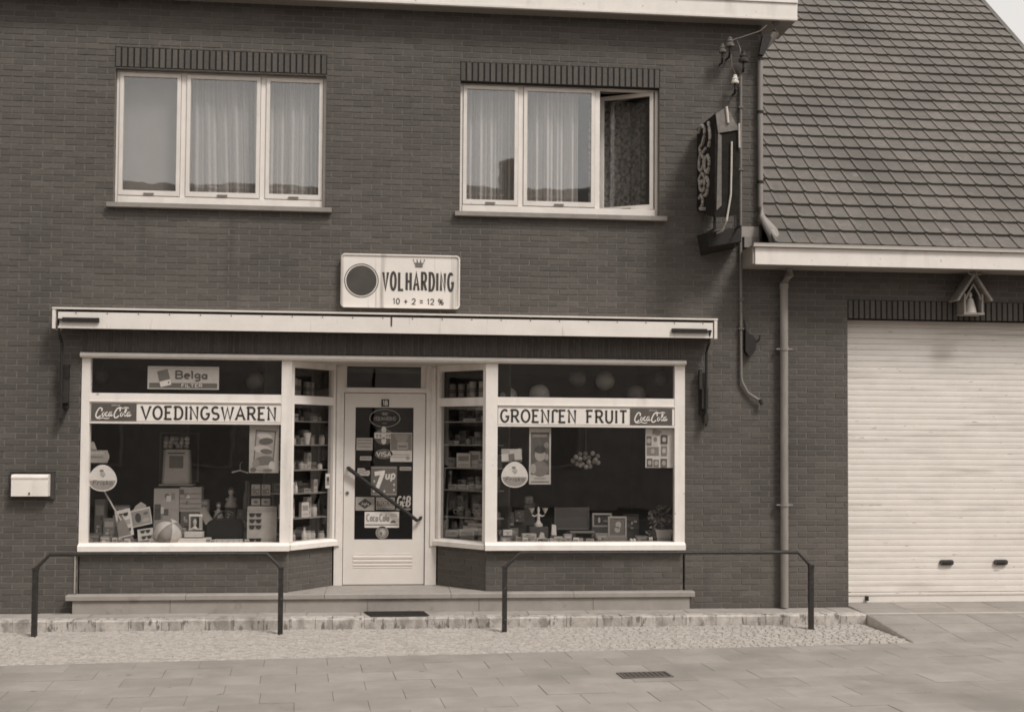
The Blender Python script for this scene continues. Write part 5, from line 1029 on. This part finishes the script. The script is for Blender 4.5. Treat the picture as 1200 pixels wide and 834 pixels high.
# illuminated projecting sign
pj = thing('projecting_sign', 'old projecting light box sign with curly lettering near the downpipe', 'sign', (3.24, -.35, 3.9))
body = MB()
front = [(3.137, 3.93), (3.377, 3.96), (3.377, 4.80), (3.244, 5.03), (3.137, 4.955)]; back_ = [(3.115, 4.11), (3.34, 4.14), (3.34, 4.82), (3.22, 5.02), (3.115, 4.965)]
body.add([(x, -.67, z) for x, z in front] + [(x, -.06, z) for x, z in back_], [(0, 1, 2, 3, 4), (5, 6, 7, 8, 9)] + [(i, (i + 1) % 5, 5 + (i + 1) % 5, 5 + i) for i in range(5)], mat('sign_box', .022, .9, .3, 12, spec=.05))
part('body', body, pj)
part('cap', MB().prism([(3.165, 4.76), (3.374, 4.80), (3.374, 4.81), (3.245, 5.022), (3.14, 4.95)], -.685, -.672, mat('sign_cap', .15, .6, .4, 18)), pj)
part('edge_strip', MB().tube([(3.245, -.695, 5.02), (3.262, -.695, 4.86)], .012, g(.5), 6).tube([(3.372, -.69, 4.86), (3.376, -.69, 4.62)], .010, g(.4), 6), pj)
sf = MB(); RC = mat('raised_letter', .30, .5, .3, 20)
def sidept(u, v): # u 0 wall..1 outer, v 0 bottom..1 top on the left face
    y = -.06 - .61 * u; zb = 4.11 + (3.93 - 4.11) * u; zt = 4.965; return Vector((3.105 + .022 * u, y, zb + (zt - zb) * v))
CUR = [[(.15, .92), (.3, .98), (.5, .9), (.4, .78), (.25, .74), (.3, .66), (.55, .7)], [(.2, .6), (.3, .66), (.45, .58), (.35, .48), (.2, .5), (.2, .6)], [(.55, .62), (.5, .5), (.65, .44), (.75, .54), (.65, .62)], [(.2, .38), (.35, .44), (.5, .38), (.45, .26), (.28, .26), (.2, .38)], [(.6, .40), (.7, .32), (.6, .22), (.5, .2)], [(.2, .16), (.32, .2), (.4, .12), (.3, .05), (.5, .06)], [(.7, .95), (.8, .8), (.72, .7)], [(.3, .32), (.36, .36), (.42, .33)]]
for q in CUR: sf.tube([sidept(u, v) for u, v in smoothpath(q, 4)], .018, RC, 6)
part('raised_lettering', sf, pj, 'auto')
part('front_strip', MB().prism([(3.20, 4.05), (3.20, 4.74), (3.165, 4.76), (3.15, 4.0)], -.679, -.672, mat('sign_trim', .13, .6, .3, 14)), pj)
part('cable', MB().tube([(3.30, -.685, 4.68), (3.295, -.69, 4.4), (3.29, -.69, 4.16), (3.25, -.68, 3.9), (3.235, -.6, 3.82), (3.25, -.3, 3.84)], .009, g(.45), 6), pj, 'auto')
part('bracket', MB().box(3.15, 3.17, -.6, -.002, 3.83, 3.85, IRON).box(3.15, 3.17, -.58, -.56, 3.85, 4.0, IRON).box(3.44, 3.455, -.5, -.002, 3.88, 3.895, IRON).box(3.44, 3.455, -.30, -.285, 3.70, 4.1, IRON), pj)
part('dark_wedge', MB().add([(3.17, -.34, 3.70), (3.50, -.34, 3.76), (3.50, -.34, 3.91), (3.15, -.34, 3.84), (3.17, -.002, 3.66), (3.52, -.002, 3.74), (3.52, -.002, 3.93), (3.13, -.002, 3.87)], [(0, 1, 2, 3), (4, 5, 6, 7), (0, 1, 5, 4), (1, 2, 6, 5), (2, 3, 7, 6), (3, 0, 4, 7)], DARK), pj)  # plain dark wedge against the wall below the sign
# insulators, conduit, junction box
PORC = mat('porcelain', .62, .2, .1, 20, spec=.6); BRN = mat('brown_porcelain', .12, .3, .2, 20, spec=.6)
def insul(x, z, m, label, y=-.14, s_=1.0):
    t = thing('insulator', label, 'insulator', (x, y, z - .05), 'power line insulators under the cornice')
    part('bell', MB().lathe([(.02 * s_, -.02 * s_), (.04 * s_, -.02 * s_), (.042 * s_, 0), (.028 * s_, .012 * s_), (.034 * s_, .03 * s_), (.02 * s_, .045 * s_), (.022 * s_, .06 * s_), (.012 * s_, .07 * s_)], (x, y, z), m, 12), t, 'auto')
    part('hook', MB().tube([(x, y, z - .01), (x, y, z - .08), (x + .01, y * .6, z - .11), (x + .01, 0, z - .10)], .011, IRON, 6), t, 'auto')
insul(3.435, 5.82, BRN, 'upper brown insulator of the pair left under the cornice', -.16, 1.1); insul(3.362, 5.76, BRN, 'lower brown insulator of the pair left under the cornice', -.14)
insul(3.50, 5.45, PORC, 'single white porcelain insulator below the dark ones', -.12, 1.0)
insul(3.595, 5.69, mat('dark_porcelain', .05, .3, .2, 20), 'dark insulator cap at the top of the conduit pipe', -.10, 1.25)
single('service_wire', MB().tube([(3.435, -.16, 5.86), (3.55, -.15, 5.90), (3.75, -.17, 5.97), (3.82, -.18, 6.03)], .005, g(.16), 5).tube([(3.52, -.12, 5.88), (3.56, -.10, 5.80), (3.57, -.08, 5.72)], .005, g(.3), 5).tube([(3.44, -.15, 5.78), (3.47, -.12, 5.60), (3.55, -.06, 5.50), (3.60, -.05, 5.58), (3.62, -.05, 5.66)], .004, g(.22), 5).tube([(3.50, -.13, 5.46), (3.55, -.08, 5.44), (3.585, -.03, 5.40)], .004, g(.2), 5), 'thin looping service wires between the insulators and the cornice', 'wire', smooth='auto')
cp = thing('conduit_pipe', 'thin conduit pipe down the wall ending in a bent foot', 'pipe', (3.59, -.03, 2.15))
part('pipe', MB().tube([(3.588, -.03, 5.62), (3.585, -.03, 4.0), (3.59, -.03, 2.42), (3.60, -.03, 2.36), (3.66, -.03, 2.25), (3.76, -.04, 2.185), (3.795, -.05, 2.175)], .014, g(.17), 8), cp, 'auto')
part('end_cap', MB().tube([(3.785, -.047, 2.185), (3.80, -.055, 2.13)], .020, DARK, 8), cp)
for z in (5.2, 4.55, 3.2, 2.9): part('clip', MB().box(3.562, 3.612, -.05, -.002, z, z + .018, g(.12)), cp)
single('junction_box', MB().prism([(3.625, 2.68), (3.66, 2.63), (3.70, 2.64), (3.735, 2.70), (3.735, 2.80), (3.70, 2.84), (3.66, 2.86), (3.625, 2.90)], -.07, -.001, DARK).tube([(3.735, -.06, 2.77), (3.77, -.07, 2.80), (3.775, -.07, 2.84)], .012, DARK, 6).tube([(3.64, -.03, 2.88), (3.62, -.03, 3.0)], .008, DARK, 6), 'dark junction box beside the conduit pipe on the brick wall', 'junction box')
single('expansion_strip', MB().box(-3.025, -3.012, -.012, -.001, .24, .64, g(.3)), 'thin pale vertical strip beside the left plinth', 'strip')

# ------------------------------------------------------------------ houses across the street (seen as reflections in the glass; the tall one added to darken a pane)
def opposite(x0, x1, ze, zr, tone, label, chim):
    yF, yB = -20.0, -29.0; t = thing('house', label, 'house', ((x0 + x1) / 2, -24, 0)); W = mat('far_wall_%d' % round(tone * 100), tone * 3.5, .9, .2, 3)
    part('wall', MB().box(x0, x1, yB, yF, -.2, ze, W), t)
    ym = (yF + yB) / 2; ro = part('roof', MB().prism([(yF + .3, ze - .1), (ym, zr), (yB - .3, ze - .1)], x0 - .1, x1 + .1, mat('far_tiles', .07, .8, .2, 5), 'x'), t)
    for c in chim: part('chimney', MB().box(c - .3, c + .3, ym - .4, ym + .4, zr - 1, zr + .7, mat('far_chimney', .06, .9, .2, 5)), ro)
    n_ = 3
    for k in range(n_):
        cx = x0 + (k + .5) * (x1 - x0) / n_
        for z in (1.0, 3.9):
            f = part('window', MB().box(cx - .6, cx + .6, yF, yF + .05, z, z + 1.5, g(.5)), t); part('pane', MB().box(cx - .52, cx + .52, yF + .05, yF + .055, z + .08, z + 1.42, g(.26, .3)), f)
opposite(-26, -11.5, 13.2, 16.5, .05, 'tall dark brick house, far left, added across the street to darken the open sash', (-15,))  # unseen tall block, added so the open sash reflects something dark
opposite(-11.4, -9, 5.6, 9.4, .10, 'narrow brick house across the street beside the tall one', ())
opposite(-8.9, -.5, 5.8, 9.45, .10, 'brick house across the street opposite the left window', (-8.5,))
opposite(-.4, 9.5, 5.7, 9.6, .12, 'brick house across the street opposite the right window', (3.6,))
opposite(9.6, 22, 5.6, 9.0, .10, 'long brick house across the street, far right', (14,))
